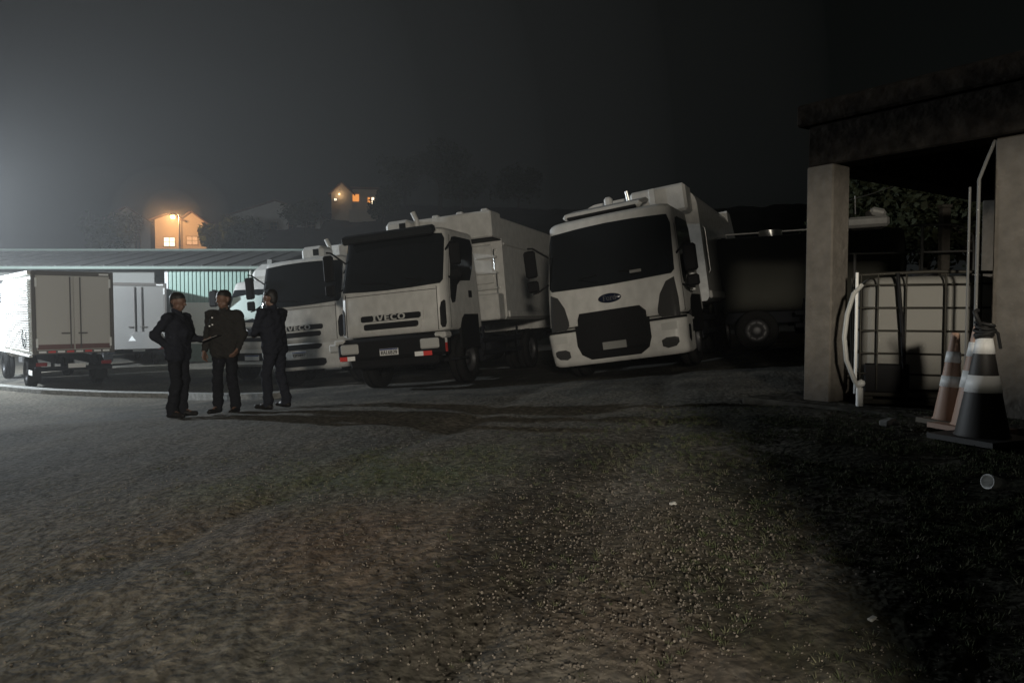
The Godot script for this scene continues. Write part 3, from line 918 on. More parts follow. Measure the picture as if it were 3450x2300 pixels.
func person(label: String, at: Vector3, turn: float, P: Dictionary) -> Node3D:
	# P: joints for each side (l is +x): elbow, wrist, knee, ankle; hand direction; build
	var o := thing("person", label, "person", at, turn)
	var wide: float = P.get("wide", 1.0)
	var lean: Vector3 = P.get("lean", Vector3.ZERO)
	var hipc := Vector3(0, 0.93, 0) + lean * 0.1
	var chest := Vector3(0, 1.3, 0) + lean
	var neck := Vector3(0, 1.48, -0.005) + lean * 1.2
	var headc := Vector3(0, 1.635, 0.015) + lean * 1.35
	var look := Basis(Vector3.UP, deg_to_rad(P.get("look", 0.0))) * Basis(Vector3.RIGHT, deg_to_rad(P.get("nod", 0.0)))
	var st := S(true)
	var B := []
	B.append([hipc, 0.09, chest, 0.095])
	B.append([chest, 0.1, neck, 0.058])
	B.append([neck, 0.056, headc + Vector3(0, -0.05, -0.02), 0.055])
	var sh := {}
	for s in ["l", "r"]:
		var g := 1.0 if s == "l" else -1.0
		sh[s] = Vector3(g * 0.185 * wide, 1.425, -0.005) + lean * 1.15
		var hip := hipc + Vector3(g * 0.09, -0.02, 0)
		B.append([chest + Vector3(0, 0.08, 0), 0.07, sh[s], 0.05])
		B.append([sh[s], 0.045, P[s].elbow, 0.037])
		B.append([P[s].elbow, 0.037, P[s].wrist, 0.026])
		B.append([hip, 0.078, P[s].knee, 0.053])
		B.append([P[s].knee, 0.052, P[s].ankle, 0.038])
		B.append([P[s].ankle, 0.038, P[s].ankle + Vector3(g * 0.02, -0.045, 0.14), 0.03])
	blob(st, B, 0.016, 0.03)
	# the head
	var H := []
	var hp := func(x, y, z): return headc + look * Vector3(x, y, z)
	H.append([hp.call(0, 0.03, -0.025), 0.088, hp.call(0, 0.03, 0.015), 0.084])
	H.append([hp.call(0, 0.02, 0.03), 0.07, hp.call(0, -0.075, 0.045), 0.042])
	H.append([hp.call(-0.04, -0.06, 0.02), 0.035, hp.call(0.04, -0.06, 0.02), 0.035])
	H.append([hp.call(0, 0.015, 0.098), 0.009, hp.call(0, -0.022, 0.115), 0.015])
	H.append([hp.call(-0.035, 0.03, 0.082), 0.014, hp.call(0.035, 0.03, 0.082), 0.014])
	H.append([hp.call(-0.02, -0.055, 0.088), 0.009, hp.call(0.02, -0.055, 0.088), 0.009])
	for g in [-1, 1]:
		H.append([hp.call(g * 0.088, 0.02, -0.015), 0.012, hp.call(g * 0.085, -0.025, -0.008), 0.01])
	H.append([headc + Vector3(0, -0.05, -0.02), 0.056, neck + Vector3(0, 0.02, 0), 0.058])
	blob(st, H, 0.006, 0.018)
	for s in ["l", "r"]:
		var hb := []
		var fd: Vector3 = P[s].hand
		hand(hb, P[s].wrist, fd, P[s].palm, 1.0 if s == "l" else -1.0, P[s].get("curl", 0.45))
		hb.append([P[s].wrist - fd.normalized() * 0.05, 0.027, P[s].wrist, 0.024])
		blob(st, hb, 0.004, 0.008)
	var body := put(st, "body", "skin", o)
	for g in [-1, 1]:
		var e := S(true)
		blob(e, [[hp.call(g * 0.032, 0.012, 0.08), 0.011, hp.call(g * 0.034, 0.012, 0.081), 0.011]], 0.004, 0.002)
		put(e, "eye", "ink", body)
	# clothes
	var J := []
	var jk := S(true)
	for g in [-1, 1]:
		J.append([hipc + Vector3(g * 0.075 * wide, -0.04, 0), 0.128, chest + Vector3(g * 0.085 * wide, 0, 0.01), 0.118])
		J.append([chest + Vector3(g * 0.08 * wide, 0, 0.01), 0.115, chest + Vector3(g * 0.1 * wide, 0.09, -0.01), 0.085])
	J.append([hipc + Vector3(0, 0.02, 0.0), 0.125, chest + Vector3(0, 0.05, 0.0), 0.128])
	J.append([neck + Vector3(0, -0.03, 0), 0.075, neck + Vector3(0, 0.025, -0.005), 0.068])
	for s in ["l", "r"]:
		J.append([neck + Vector3(0, -0.07, 0), 0.07, sh[s], 0.068])
		J.append([sh[s], 0.07, P[s].elbow, 0.056])
		J.append([P[s].elbow, 0.057, P[s].wrist.lerp(P[s].elbow, 0.1), 0.043])
	for e in P.get("extra", []):
		J.append(e)
	blob(jk, J, 0.014, 0.04, 0.02)
	var jacket := put(jk, "jacket", P.get("coat", "navy_cloth"), o)
	var tr := S(true)
	var T := []
	for s in ["l", "r"]:
		var g := 1.0 if s == "l" else -1.0
		var hip := hipc + Vector3(g * 0.085, -0.03, -0.01)
		T.append([hip + Vector3(0, 0.06, 0), 0.095, hip + (P[s].knee - hip) * 0.25, 0.09])
		T.append([hip + (P[s].knee - hip) * 0.25, 0.09, P[s].knee, 0.07])
		T.append([P[s].knee, 0.076, P[s].ankle + Vector3(0, 0.05, 0), 0.07])
		T.append([P[s].ankle + Vector3(0, 0.06, 0), 0.07, P[s].ankle + Vector3(0, -0.02, 0.01), 0.062])
	blob(tr, T, 0.015, 0.03, 0.022)
	put(tr, "trousers", P.get("legs", "dark_cloth"), o)
	for s in ["l", "r"]:
		var g := 1.0 if s == "l" else -1.0
		var bt := S(true)
		var k: Vector3 = P[s].ankle
		var tip := Vector3(g * 0.03, 0, 0.19)
		blob(bt, [[Vector3(k.x, 0.042, k.z - 0.04), 0.042, Vector3(k.x, 0.04, k.z) + tip, 0.036], [k + Vector3(0, -0.03, 0), 0.055, Vector3(k.x, 0.05, k.z) + tip * 0.4, 0.045]], 0.012, 0.02)
		put(bt, "boot", "boot_leather", o)
	if P.get("cap", false):
		var cp := S(true)
		blob(cp, [[hp.call(0, 0.06, -0.02), 0.097, hp.call(0, 0.06, 0.01), 0.096], [hp.call(-0.045, 0.05, 0.1), 0.012, hp.call(0.045, 0.05, 0.1), 0.012], [hp.call(-0.04, 0.045, 0.14), 0.009, hp.call(0.04, 0.045, 0.14), 0.009]], 0.007, 0.03)
		put(cp, "cap", "navy_cloth", o)
	else:
		var hr := S(true)
		blob(hr, [[hp.call(0, 0.055, -0.035), 0.09, hp.call(0, 0.062, 0.008), 0.083], [hp.call(0, 0.0, -0.06), 0.065, hp.call(0, -0.035, -0.05), 0.06]], 0.007, 0.02)
		put(hr, "hair", "hair_black", o)
	for q in P.get("badges", []):
		bx("badge", "tape_white", jacket, q, Vector3(0.024, 0.018, 0.012), 0.004)
	return o

# ---------------------------------------------------------------- lamps
func flood_lamp(label: String, at: Vector3, aim: Vector3, energy: float, tint: Color, seen: float) -> void:
	var y := gh(at.x, at.z)
	var o := thing("flood_lamp", label, "lamp", Vector3(at.x, y, at.z))
	var top := at - o.position
	var d := (aim - at)
	d.y = 0
	d = d.normalized()
	var back := top - d * 0.75
	tb("pole", "galvanised", o, [Vector3(back.x, -0.1, back.z), Vector3(back.x, back.y * 0.5, back.z), back + Vector3(0, 0.3, 0)], 0.06, 10, 0.045)
	tb("bracket", "galvanised", o, [back + Vector3(0, 0.15, 0), back.lerp(top, 0.7) + Vector3(0, 0.12, 0)], 0.02, 6)
	var face := Basis.looking_at((aim - at).normalized(), Vector3.UP)
	bx("lamp_head", "black_plastic", o, top - (aim - at).normalized() * 0.42, Vector3(0.7, 0.5, 0.09), 0.02, face)
	bx("lamp_panel", glow("lamp_glow_" + str(used["flood_lamp"]), tint, seen), o, top - (aim - at).normalized() * 0.36, Vector3(0.62, 0.44, 0.012), 0.002, face)
	var l := OmniLight3D.new()
	l.name = "flood_light"
	l.position = top + (aim - at).normalized() * 0.02
	l.light_color = tint
	l.light_energy = energy
	l.light_size = 0.42
	l.omni_range = 120
	l.omni_attenuation = 2
	l.shadow_enabled = true
	o.add_child(l)

func yard_lamp(label: String, at: Vector3, energy: float, tint: Color, seen: float) -> void:
	# a globe on a post, lit from inside
	var y := gh(at.x, at.z)
	var o := thing("yard_lamp", label, "lamp", Vector3(at.x, y, at.z))
	var h := at.y - y
	tb("pole", "galvanised", o, [Vector3(0, -0.1, 0), Vector3(0, h * 0.5, 0), Vector3(0, h - 0.16, 0)], 0.06, 10, 0.04)
	var st := S(true)
	blob(st, [[Vector3(0, h - 0.01, 0), 0.16, Vector3(0, h + 0.01, 0), 0.16]], 0.03, 0.01)
	put(st, "lamp_globe", glow("yard_glow", tint, seen), o)
	var cp := S()
	lathe(cp, [[0.06, h + 0.15], [0.2, h + 0.17], [0.14, h + 0.21], [0.001, h + 0.24]], 18)
	put(cp, "lamp_cap", "black_plastic", o)
	var l := OmniLight3D.new()
	l.name = "yard_light"
	l.position = Vector3(0, h, 0)
	l.light_color = tint
	l.light_energy = energy
	l.light_size = 0.15
	l.omni_range = 120
	l.omni_attenuation = 2
	l.shadow_enabled = true
	o.add_child(l)

func glow_haze(called: String, label: String, at: Vector3, size: Vector3, density: float) -> void:  # added haze volume standing in for glare round a lamp
	var f := FogVolume.new()
	f.name = numbered(called)
	f.shape = RenderingServer.FOG_VOLUME_SHAPE_ELLIPSOID
	f.size = size
	var m := FogMaterial.new()
	m.density = density
	m.albedo = Color(0.95, 0.96, 0.97)
	f.material = m
	f.position = at
	add_child(f)
	tag(f, label, "glow_haze")
	f.set_meta("kind", "stuff")

func street_lamp(at: Vector3, energy: float) -> void:
	var y := gh(at.x, at.z)
	var o := thing("street_lamp", "lit street lamp with a warm orange glow beside the gabled house", "lamp", Vector3(at.x, y, at.z))
	var h := at.y - y
	tb("pole", "galvanised", o, [Vector3(0.5, -0.5, -0.2), Vector3(0.5, h * 0.5, -0.2), Vector3(0.5, h + 0.2, -0.2)], 0.1, 8, 0.07)
	tb("arm", "galvanised", o, [Vector3(0.5, h + 0.15, -0.2), Vector3(0.25, h + 0.32, -0.1), Vector3(0, h + 0.25, 0)], 0.04, 6)
	bx("lamp_head", "black_plastic", o, Vector3(0, h + 0.2, 0), Vector3(0.5, 0.12, 0.3), 0.04)
	var st := S(true)
	blob(st, [[Vector3(-0.03, h, 0), 0.19, Vector3(0.03, h, 0), 0.19]], 0.05, 0.02)
	put(st, "lamp_bulb", glow("street_glow", Color(1.0, 0.62, 0.25), 40.0), o)
	var l := OmniLight3D.new()
	l.name = "street_light"
	l.position = Vector3(0, h, 0)
	l.light_color = Color(1.0, 0.76, 0.5)
	l.light_energy = energy
	l.light_size = 0.14
	l.omni_range = 200
	l.omni_attenuation = 2
	l.shadow_enabled = true
	o.add_child(l)

# ---------------------------------------------------------------- buildings
func house(label: String, at: Vector3, turn: float, w: float, h: float, dep: float, roof: float, wall_m, windows: Array) -> Node3D:
	# windows: [x, y, w, h, material or ""] on the gable front
	var o := thing("house", label, "house", at, turn)
	pr("wall", wall_m, o, [[-w / 2, -2.5], [w / 2, -2.5], [w / 2, h], [0, h + roof], [-w / 2, h]], -dep, 0)
	var rf := S()
	var sl := Vector2(w / 2, roof).length() + 0.45
	for g in [-1, 1]:
		var b := Basis(Vector3.BACK, -g * atan2(roof, w / 2))
		rbox(rf, Vector3(g * w / 4, h + roof / 2, -dep / 2) + b * Vector3(g * 0.2, 0.1, 0), Vector3(sl, 0.14, dep + 0.9), 0.02, b)
	put(rf, "roof", "roof_tile", o)
	for q in windows:
		var fr := S()
		var c := Vector3(q[0], q[1], 0.03)
		for g in [-1, 1]:
			rbox(fr, c + Vector3(g * (q[2] / 2 + 0.03), 0, 0), Vector3(0.07, q[3] + 0.12, 0.08), 0.01)
			rbox(fr, c + Vector3(0, g * (q[3] / 2 + 0.03), 0), Vector3(q[2], 0.07, 0.08), 0.01)
		rbox(fr, c, Vector3(0.05, q[3], 0.06), 0.008)
		if q[2] > 0.8:
			rbox(fr, c, Vector3(q[2], 0.045, 0.055), 0.008)
		var f := put(fr, "window_frame", "frame_wood", o)
		bx("window_pane", q[4], f, c + Vector3(0, 0, -0.02), Vector3(q[2], q[3], 0.03), 0.002)
	return o

func tree(label: String, at: Vector3, h: float, r: float, sd: int, n: int, leaf: float, m: String) -> void:
	var o := thing("tree", label, "tree", at, 0, "")
	var rg := RandomNumberGenerator.new()
	rg.seed = sd
	var st := S()
	tube(st, [Vector3(0, -0.4, 0), Vector3(0.1, h * 0.3, 0.05), Vector3(0, h * 0.62, -0.05)], h * 0.035, 8, h * 0.015)
	var clumps := []
	for k in 11:
		var g := rg.randf() * TAU
		var e := Vector3(cos(g) * r * rg.randf_range(0.25, 0.75), h * rg.randf_range(0.5, 0.92), sin(g) * r * rg.randf_range(0.25, 0.75))
		tube(st, [Vector3(0, h * rg.randf_range(0.28, 0.55), 0), e * Vector3(0.55, 0.9, 0.55), e], h * 0.013, 5, h * 0.003)
		clumps.append([e, r * rg.randf_range(0.3, 0.52)])
	put(st, "trunk", "bark", o)
	var cr := S()
	for k in n:
		var c: Array = clumps[rg.randi() % clumps.size()]
		var v: Vector3 = Vector3(rg.randfn(), rg.randfn() * 0.7, rg.randfn()).limit_length(2.0) * c[1] * 0.55
		var p: Vector3 = c[0] + v
		var b := Basis.from_euler(Vector3(rg.randf() * TAU, rg.randf() * TAU, rg.randf() * TAU))
		var s := leaf * rg.randf_range(0.6, 1.4)
		tri(cr, p + b * Vector3(-s * 0.4, 0, 0), p + b * Vector3(0, s, s * 0.15), p + b * Vector3(s * 0.4, 0, 0))
		tri(cr, p + b * Vector3(-s * 0.4, 0, 0), p + b * Vector3(s * 0.4, 0, 0), p + b * Vector3(0, -s * 0.7, s * 0.1))
	put(cr, "crown", m, o)

func corrugated(called: String, m, parent: Node, x0: float, x1: float, y0: float, y1: float, z: float, pitch: float, deep: float) -> void:
	# one sheet of trapezoid ribs, upright
	var st := S()
	var x := x0
	var pts := []
	while x < x1 - 0.001:
		for e in [[0.0, 0.0], [0.3, 0.0], [0.4, 1.0], [0.9, 1.0], [1.0, 0.0]]:
			pts.append(Vector2(minf(x + e[0] * pitch, x1), e[1] * deep))
		x += pitch
	for i in pts.size() - 1:
		var a: Vector2 = pts[i]
		var b: Vector2 = pts[i + 1]
		if a.distance_to(b) < 1e-5:
			continue
		tri(st, Vector3(a.x, y0, z + a.y), Vector3(a.x, y1, z + a.y), Vector3(b.x, y1, z + b.y))
		tri(st, Vector3(a.x, y0, z + a.y), Vector3(b.x, y1, z + b.y), Vector3(b.x, y0, z + b.y))
	put(st, called, m, parent)

func warehouse() -> void:
	var g0 := -0.5
	var o := thing("warehouse", "long low warehouse with ribbed green upper wall and white lower wall", "building", Vector3(-12, g0, -31))
	# local x: 2.3 is the right end; the left part is open to the yard
	var wl := S()
	rbox(wl, Vector3(-11.0, 2.0, -11), Vector3(26, 4.4, 0.2), 0.01)
	rbox(wl, Vector3(-24, 2.0, -5.5), Vector3(0.2, 4.4, 10.8), 0.01)
	rbox(wl, Vector3(1.9, 2.0, -5.5), Vector3(0.2, 4.4, 10.8), 0.01)
	put(wl, "rear_walls", "dark_wall", o)
	bx("lower_wall", "white_wall", o, Vector3(-0.2, 1.54, 0), Vector3(4.0, 1.74, 0.2), 0.01)
	bx("plinth", "green_base", o, Vector3(-0.2, 0.25, 0.03), Vector3(4.04, 0.9, 0.24), 0.01)
	for k in 5:
		corrugated("ribbed_sheet", "green_sheet", o, -2.25 + k * 0.83, -2.25 + (k + 1) * 0.83 - 0.01, 2.38, 3.72, 0.02 + 0.004 * (k % 2), 0.166, 0.05)
	for x in [-2.35, -8.5, -15, -21.8]:
		bx("post", "galvanised", o, Vector3(x, 1.8, -0.05), Vector3(0.16, 3.9, 0.16), 0.01)
	tb("downpipe", "white_wall", o, [Vector3(1.2, 0.1, 0.16), Vector3(1.2, 1.8, 0.16), Vector3(1.2, 3.8, 0.16)], 0.05, 8)
	var rf := S()
	var b := Basis(Vector3.RIGHT, atan2(1.0, 5.6))
	rbox(rf, Vector3(-11.2, 4.4, -2.6), Vector3(26.6, 0.08, 6.2), 0.02, b)
	var b2 := Basis(Vector3.RIGHT, -atan2(1.0, 5.6))
	rbox(rf, Vector3(-11.2, 4.4, -8.5), Vector3(26.6, 0.08, 6.2), 0.02, b2)
	put(rf, "roof", "metal_roof", o)
	for k in 26:
		bx("roof_rib", "metal_roof", o, Vector3(-23.7 + k * 1.0, 4.455, -2.6), Vector3(0.06, 0.05, 6.2), 0.012, b)
	bx("ridge_cap", "pale_green", o, Vector3(-11.2, 5.02, -5.55), Vector3(26.6, 0.1, 0.5), 0.03)
	bx("gutter", "pale_green", o, Vector3(-11.2, 3.82, 0.52), Vector3(26.6, 0.12, 0.16), 0.03)
	bx("eaves_board", "dark_wall", o, Vector3(-13.4, 3.36, -0.12), Vector3(21, 0.7, 0.06), 0.01)

func shelter() -> void:
	var o := thing("open_shelter", "open shelter with square concrete pillars carrying a beam and flat roof slab", "shelter", Vector3(2.95, 0.72, -7.0), 35.0)
	# local z runs from the far pillar towards the camera side, x away to the right
	var w := 0.27
	bx("pillar", "concrete", o, Vector3(0, 1.0, 0), Vector3(w, 2.42, w), 0.012)
	bx("pillar", "concrete", o, Vector3(0.12, 1.0, 1.55), Vector3(w, 2.42, w), 0.012)
	bx("pillar", "concrete", o, Vector3(3.6, 1.0, 0), Vector3(w, 2.42, w), 0.012)
	bx("beam", "shaded_roof", o, Vector3(0.05, 2.4, 1.3), Vector3(0.3, 0.38, 2.9), 0.015)
	bx("beam", "shaded_roof", o, Vector3(1.95, 2.402, -0.1), Vector3(3.5, 0.376, 0.3), 0.015)
	var sl := bx("roof_slab", "shaded_roof", o, Vector3(2.0, 2.7, 1.3), Vector3(4.3, 0.2, 3.1), 0.02)
	bx("low_wall", "concrete", o, Vector3(1.7, 0.1, 0.0), Vector3(3.1, 0.42, 0.15), 0.012)
	var pp := S()
	tube(pp, [Vector3(-0.05, 0.0, 1.32), Vector3(-0.05, 1.9, 1.32), Vector3(-0.02, 2.05, 1.36), Vector3(0.02, 2.2, 1.4)], 0.014, 6)
	tube(pp, [Vector3(-0.06, 0.0, 1.26), Vector3(-0.06, 1.85, 1.26)], 0.01, 6)
	put(pp, "conduit", "dull_steel", o)

func tote() -> void:
	var o := thing("liquid_tote", "white plastic liquid tank in a metal bar cage under the shelter", "tank", Vector3(3.78, 0.76, -6.85), -21.0)
	var w := 1.14
	var d := 0.96
	var y0 := 0.14
	var h := 1.0
	var st := S()
	var rows := []
	for e in [[0.0, 0.1], [0.03, 0.03], [0.1, 0.0], [0.3, 0.0], [0.62, 0.0], [0.88, 0.0], [0.95, 0.025], [0.985, 0.07], [1.0, 0.14]]:
		var row := PackedVector3Array()
		var hw: float = w / 2 - 0.035 - e[1]
		var hd: float = d / 2 - 0.035 - e[1]
		var r := 0.13
		for q in 4:
			var cx: float = (hw - r) * [1, 1, -1, -1][q]
			var cz: float = (hd - r) * [1, -1, -1, 1][q]
			for k in 6:
				var g := PI / 2 - q * PI / 2 - PI / 2 * k / 5.0
				row.append(Vector3(cx + cos(g) * r, y0 + e[0] * h, cz + sin(g) * r))
		rows.append(row)
	st.set_smooth_group(0)
	grid(st, rows, true)
	st.set_smooth_group(-1)
	poly(st, Array(rows[-1]), Vector3(0, y0, 0))
	poly(st, Array(rows[0]), Vector3(0, y0 + h, 0))
	var bottle := put(st, "bottle", "tote_plastic", o)
	var lid := S()
	lathe(lid, [[0.11, 0], [0.11, 0.06], [0.001, 0.065]], 18, Transform3D(Basis(), Vector3(0, y0 + h, 0)))
	put(lid, "filler_cap", "black_plastic", bottle)
	for y in [0.28, 0.46, 0.66, 0.86, 1.06]:
		tb("cage_bar", "cage_steel", o, [Vector3(-w / 2, y, d / 2), Vector3(w / 2, y, d / 2), Vector3(w / 2, y, -d / 2), Vector3(-w / 2, y, -d / 2), Vector3(-w / 2, y, d / 2 - 0.01)], 0.0085, 6)
	for x in [-0.42, -0.2, 0.1, 0.36, w / 2 - 0.02, -w / 2 + 0.015]:
		tb("cage_bar", "cage_steel", o, [Vector3(x, 0.14, d / 2 + 0.014), Vector3(x, 0.7, d / 2 + 0.014), Vector3(x, 1.15, d / 2 + 0.014)], 0.0085, 6)
		tb("cage_bar", "cage_steel", o, [Vector3(x, 0.14, -d / 2 - 0.014), Vector3(x, 0.7, -d / 2 - 0.014), Vector3(x, 1.15, -d / 2 - 0.014)], 0.0085, 6)
	for z in [-0.25, 0.0, 0.25]:
		for g in [-1, 1]:
			tb("cage_bar", "cage_steel", o, [Vector3(g * (w / 2 + 0.014), 0.14, z), Vector3(g * (w / 2 + 0.014), 0.7, z), Vector3(g * (w / 2 + 0.014), 1.15, z)], 0.0085, 6)
	tb("top_bar", "cage_steel", o, [Vector3(-w / 2, 1.15, d / 2), Vector3(0, 1.17, d / 2), Vector3(w / 2, 1.15, d / 2)], 0.016, 6)
	tb("corner_post", "plate_white", o, [Vector3(-w / 2 - 0.02, 0.1, d / 2 + 0.02), Vector3(-w / 2 - 0.02, 0.7, d / 2 + 0.02), Vector3(-w / 2 - 0.02, 1.17, d / 2 + 0.02)], 0.014, 6)
	tb("strap", "black_plastic", o, [Vector3(-0.27, 1.16, d / 2 + 0.03), Vector3(-0.23, 0.7, d / 2 + 0.035), Vector3(-0.19, 0.02, d / 2 + 0.05)], 0.017, 6)
	var pal := S()
	for z in [-0.42, 0.0, 0.42]:
		rbox(pal, Vector3(0, 0.03, z), Vector3(w, 0.05, 0.1), 0.008)
	rbox(pal, Vector3(0, 0.1, 0), Vector3(w, 0.05, d), 0.01)
	for x in [-0.5, 0, 0.5]:
		for z in [-0.42, 0, 0.42]:
			rbox(pal, Vector3(x, 0.06, z), Vector3(0.12, 0.06, 0.1), 0.006)
	put(pal, "pallet", "cage_steel", o)
	bx("shade_panel", "black_plastic", o, Vector3(-0.34, 0.24, d / 2 - 0.005), Vector3(0.36, 0.26, 0.03), 0.02)  # dark sheet added for the shade low on the tank
	# hose that hangs down the left side, and its tap
	tb("hose", "hose_grey", o, [Vector3(-0.55, 1.06, 0.5), Vector3(-0.62, 0.98, 0.55), Vector3(-0.67, 0.8, 0.58), Vector3(-0.69, 0.6, 0.6), Vector3(-0.67, 0.4, 0.6), Vector3(-0.6, 0.22, 0.6), Vector3(-0.56, 0.14, 0.6)], 0.02, 8)
	var tp := S()
	tube(tp, [Vector3(-0.56, 0.0, 0.6), Vector3(-0.56, 0.08, 0.6), Vector3(-0.56, 0.16, 0.6)], 0.03, 10)
	lathe(tp, [[0.001, -0.035], [0.03, -0.02], [0.035, 0], [0.03, 0.02], [0.001, 0.035]], 12, Transform3D(Basis(), Vector3(-0.55, 0.2, 0.6)))
	put(tp, "tap", "plate_white", o)

func cone(label: String, at: Vector3, h: float, r: float, body_m: String, bands: Array, lean: Vector3, broken: bool) -> Node3D:
	var o := thing("traffic_cone", label, "cone", at, 20.0, "")
	o.basis = Basis(Vector3(1, lean.x, 0).normalized(), Vector3(-lean.x, 1, -lean.z).normalized(), Vector3(0, lean.z, 1).normalized()).orthonormalized() * Basis(Vector3.UP, 0.4)
	var R := func(y): return lerpf(r, 0.028, clampf((y - 0.03) / (h - 0.03), 0, 1))
	var st := S()
	lathe(st, [[r + 0.02, 0.02], [r, 0.05], [R.call(h * 0.5), h * 0.5], [R.call(h - 0.05), h - 0.05], [0.03, h - 0.02], [0.024, h], [0.012, h], [0.012, h - 0.06]], 26)
	put(st, "cone_body", body_m, o)
	for b in bands:
		var s := S()
		lathe(s, [[R.call(b[0]) - 0.002, b[0]], [R.call(b[0]) + 0.004, b[0]], [R.call(b[1]) + 0.004, b[1]], [R.call(b[1]) - 0.002, b[1]]], 26)
		put(s, "reflective_band", "tape_white", o)
	var base := S()
	var q := r + 0.07
	var shape := PackedVector2Array([Vector2(-q, -q), Vector2(q, -q), Vector2(q, q), Vector2(-q, q)])
	if broken:
		shape = PackedVector2Array([Vector2(-q, -q), Vector2(q * 0.4, -q), Vector2(q * 0.5, -q * 0.6), Vector2(q, -q * 0.7), Vector2(q, q), Vector2(-q * 0.3, q * 0.95), Vector2(-q * 0.45, q * 0.7), Vector2(-q, q * 0.8)])
	prism(base, shape, 0.0, 0.035, Transform3D(Basis(Vector3(1, 0, 0), Vector3(0, 0, -1), Vector3(0, 1, 0)), Vector3.ZERO))
	put(base, "cone_base", "dusty_rubber" if broken else body_m, o)
	return o

# ---------------------------------------------------------------- the scene
func ground_colour(x: float, z: float) -> Color:
	var dirt := Color(0.235, 0.215, 0.175)
	var d := Vector2(x, z).length()
	var n := patch_noise.get_noise_2d(x, z)
	var n2 := patch_noise.get_noise_2d(x * 3.1 + 40, z * 3.1)
	if -z > 44:
		return Color(0.03, 0.036, 0.022).lerp(Color(0.06, 0.05, 0.035), clampf(n + 0.3, 0, 1))
	var c := dirt.lerp(Color(0.17, 0.168, 0.15), clampf(n * 1.6 + 0.3, 0, 1))
	c = c.lerp(Color(0.3, 0.27, 0.225), clampf(n2 * 1.6 - 0.15, 0, 0.7))
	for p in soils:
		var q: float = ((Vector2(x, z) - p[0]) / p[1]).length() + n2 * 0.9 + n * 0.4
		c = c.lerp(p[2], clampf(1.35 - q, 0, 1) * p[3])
	return c

var soils := []
var grass_spots := []

func build_ground() -> void:
	var az := PackedFloat32Array()
	for k in 330:
		az.append(deg_to_rad(-47 + 94.0 * k / 330))
	for k in 90:
		az.append(deg_to_rad(47 + 266.0 * k / 90))
	var rad := PackedFloat32Array()
	var r := 0.6
	while r < 420:
		rad.append(r)
		r *= 1.0225
	var v := PackedVector3Array()
	var c := PackedColorArray()
	var idx := PackedInt32Array()
	var na := az.size()
	for rr in rad:
		for a in az:
			var x := sin(a) * rr
			var z := -cos(a) * rr
			var y := gh(x, z)
			if rr < 60:
				y += rough_noise.get_noise_2d(x, z) * 0.018 + rough_noise.get_noise_2d(x * 4, z * 4) * (0.012 if rr < 12 else 0.004)
				var lane := x * 0.93 + z * 0.36 + 0.5 * sin(z * 0.35)
				for c0 in [-3.4, -1.5, 0.2]:
					y -= 0.035 * exp(-pow((lane - c0) / 0.16, 2.0)) * clampf(rough_noise.get_noise_2d(x * 0.3 + c0, z * 0.3) + 0.7, 0, 1)
				y += maxf(0, patch_noise.get_noise_2d(x * 0.9, z * 0.9)) * 0.05
			else:
				y += rough_noise.get_noise_2d(x * 0.15, z * 0.15) * 0.6
			v.append(Vector3(x, y - 0.012, z))
			c.append(ground_colour(x, z))
	for j in rad.size() - 1:
		for i in na:
			var k := (i + 1) % na
			var p := j * na + i
			var q := j * na + k
			idx.append_array([p, p + na, q + na, p, q + na, q])
	var first := v.size()
	v.append(Vector3(0, gh(0, 0), 0))
	c.append(Color(0.1, 0.09, 0.07))
	for i in na:
		idx.append_array([first, i, (i + 1) % na])
	var arr := []
	arr.resize(Mesh.ARRAY_MAX)
	arr[Mesh.ARRAY_VERTEX] = v
	arr[Mesh.ARRAY_COLOR] = c
	arr[Mesh.ARRAY_INDEX] = idx
	var am := ArrayMesh.new()
	am.add_surface_from_arrays(Mesh.PRIMITIVE_TRIANGLES, arr)
	var st := SurfaceTool.new()
	st.create_from(am, 0)
	st.generate_normals()
	var o := MeshInstance3D.new()
	o.name = "ground"
	o.mesh = st.commit()
	o.material_override = mats["dirt"]
	o.set_meta("kind", "structure")
	add_child(o)

func scatter(called: String, label: String, category: String, mesh: Mesh, m, spots: Array) -> void:
	var mm := MultiMesh.new()
	mm.transform_format = MultiMesh.TRANSFORM_3D
	mm.use_colors = true
	mm.mesh = mesh
	mm.instance_count = spots.size()
	for i in spots.size():
		mm.set_instance_transform(i, spots[i][0])
		mm.set_instance_color(i, spots[i][1])
	var o := MultiMeshInstance3D.new()
	o.name = called
	o.multimesh = mm
	o.material_override = mats[m]
	add_child(o)
	tag(o, label, category)
	o.set_meta("kind", "stuff")

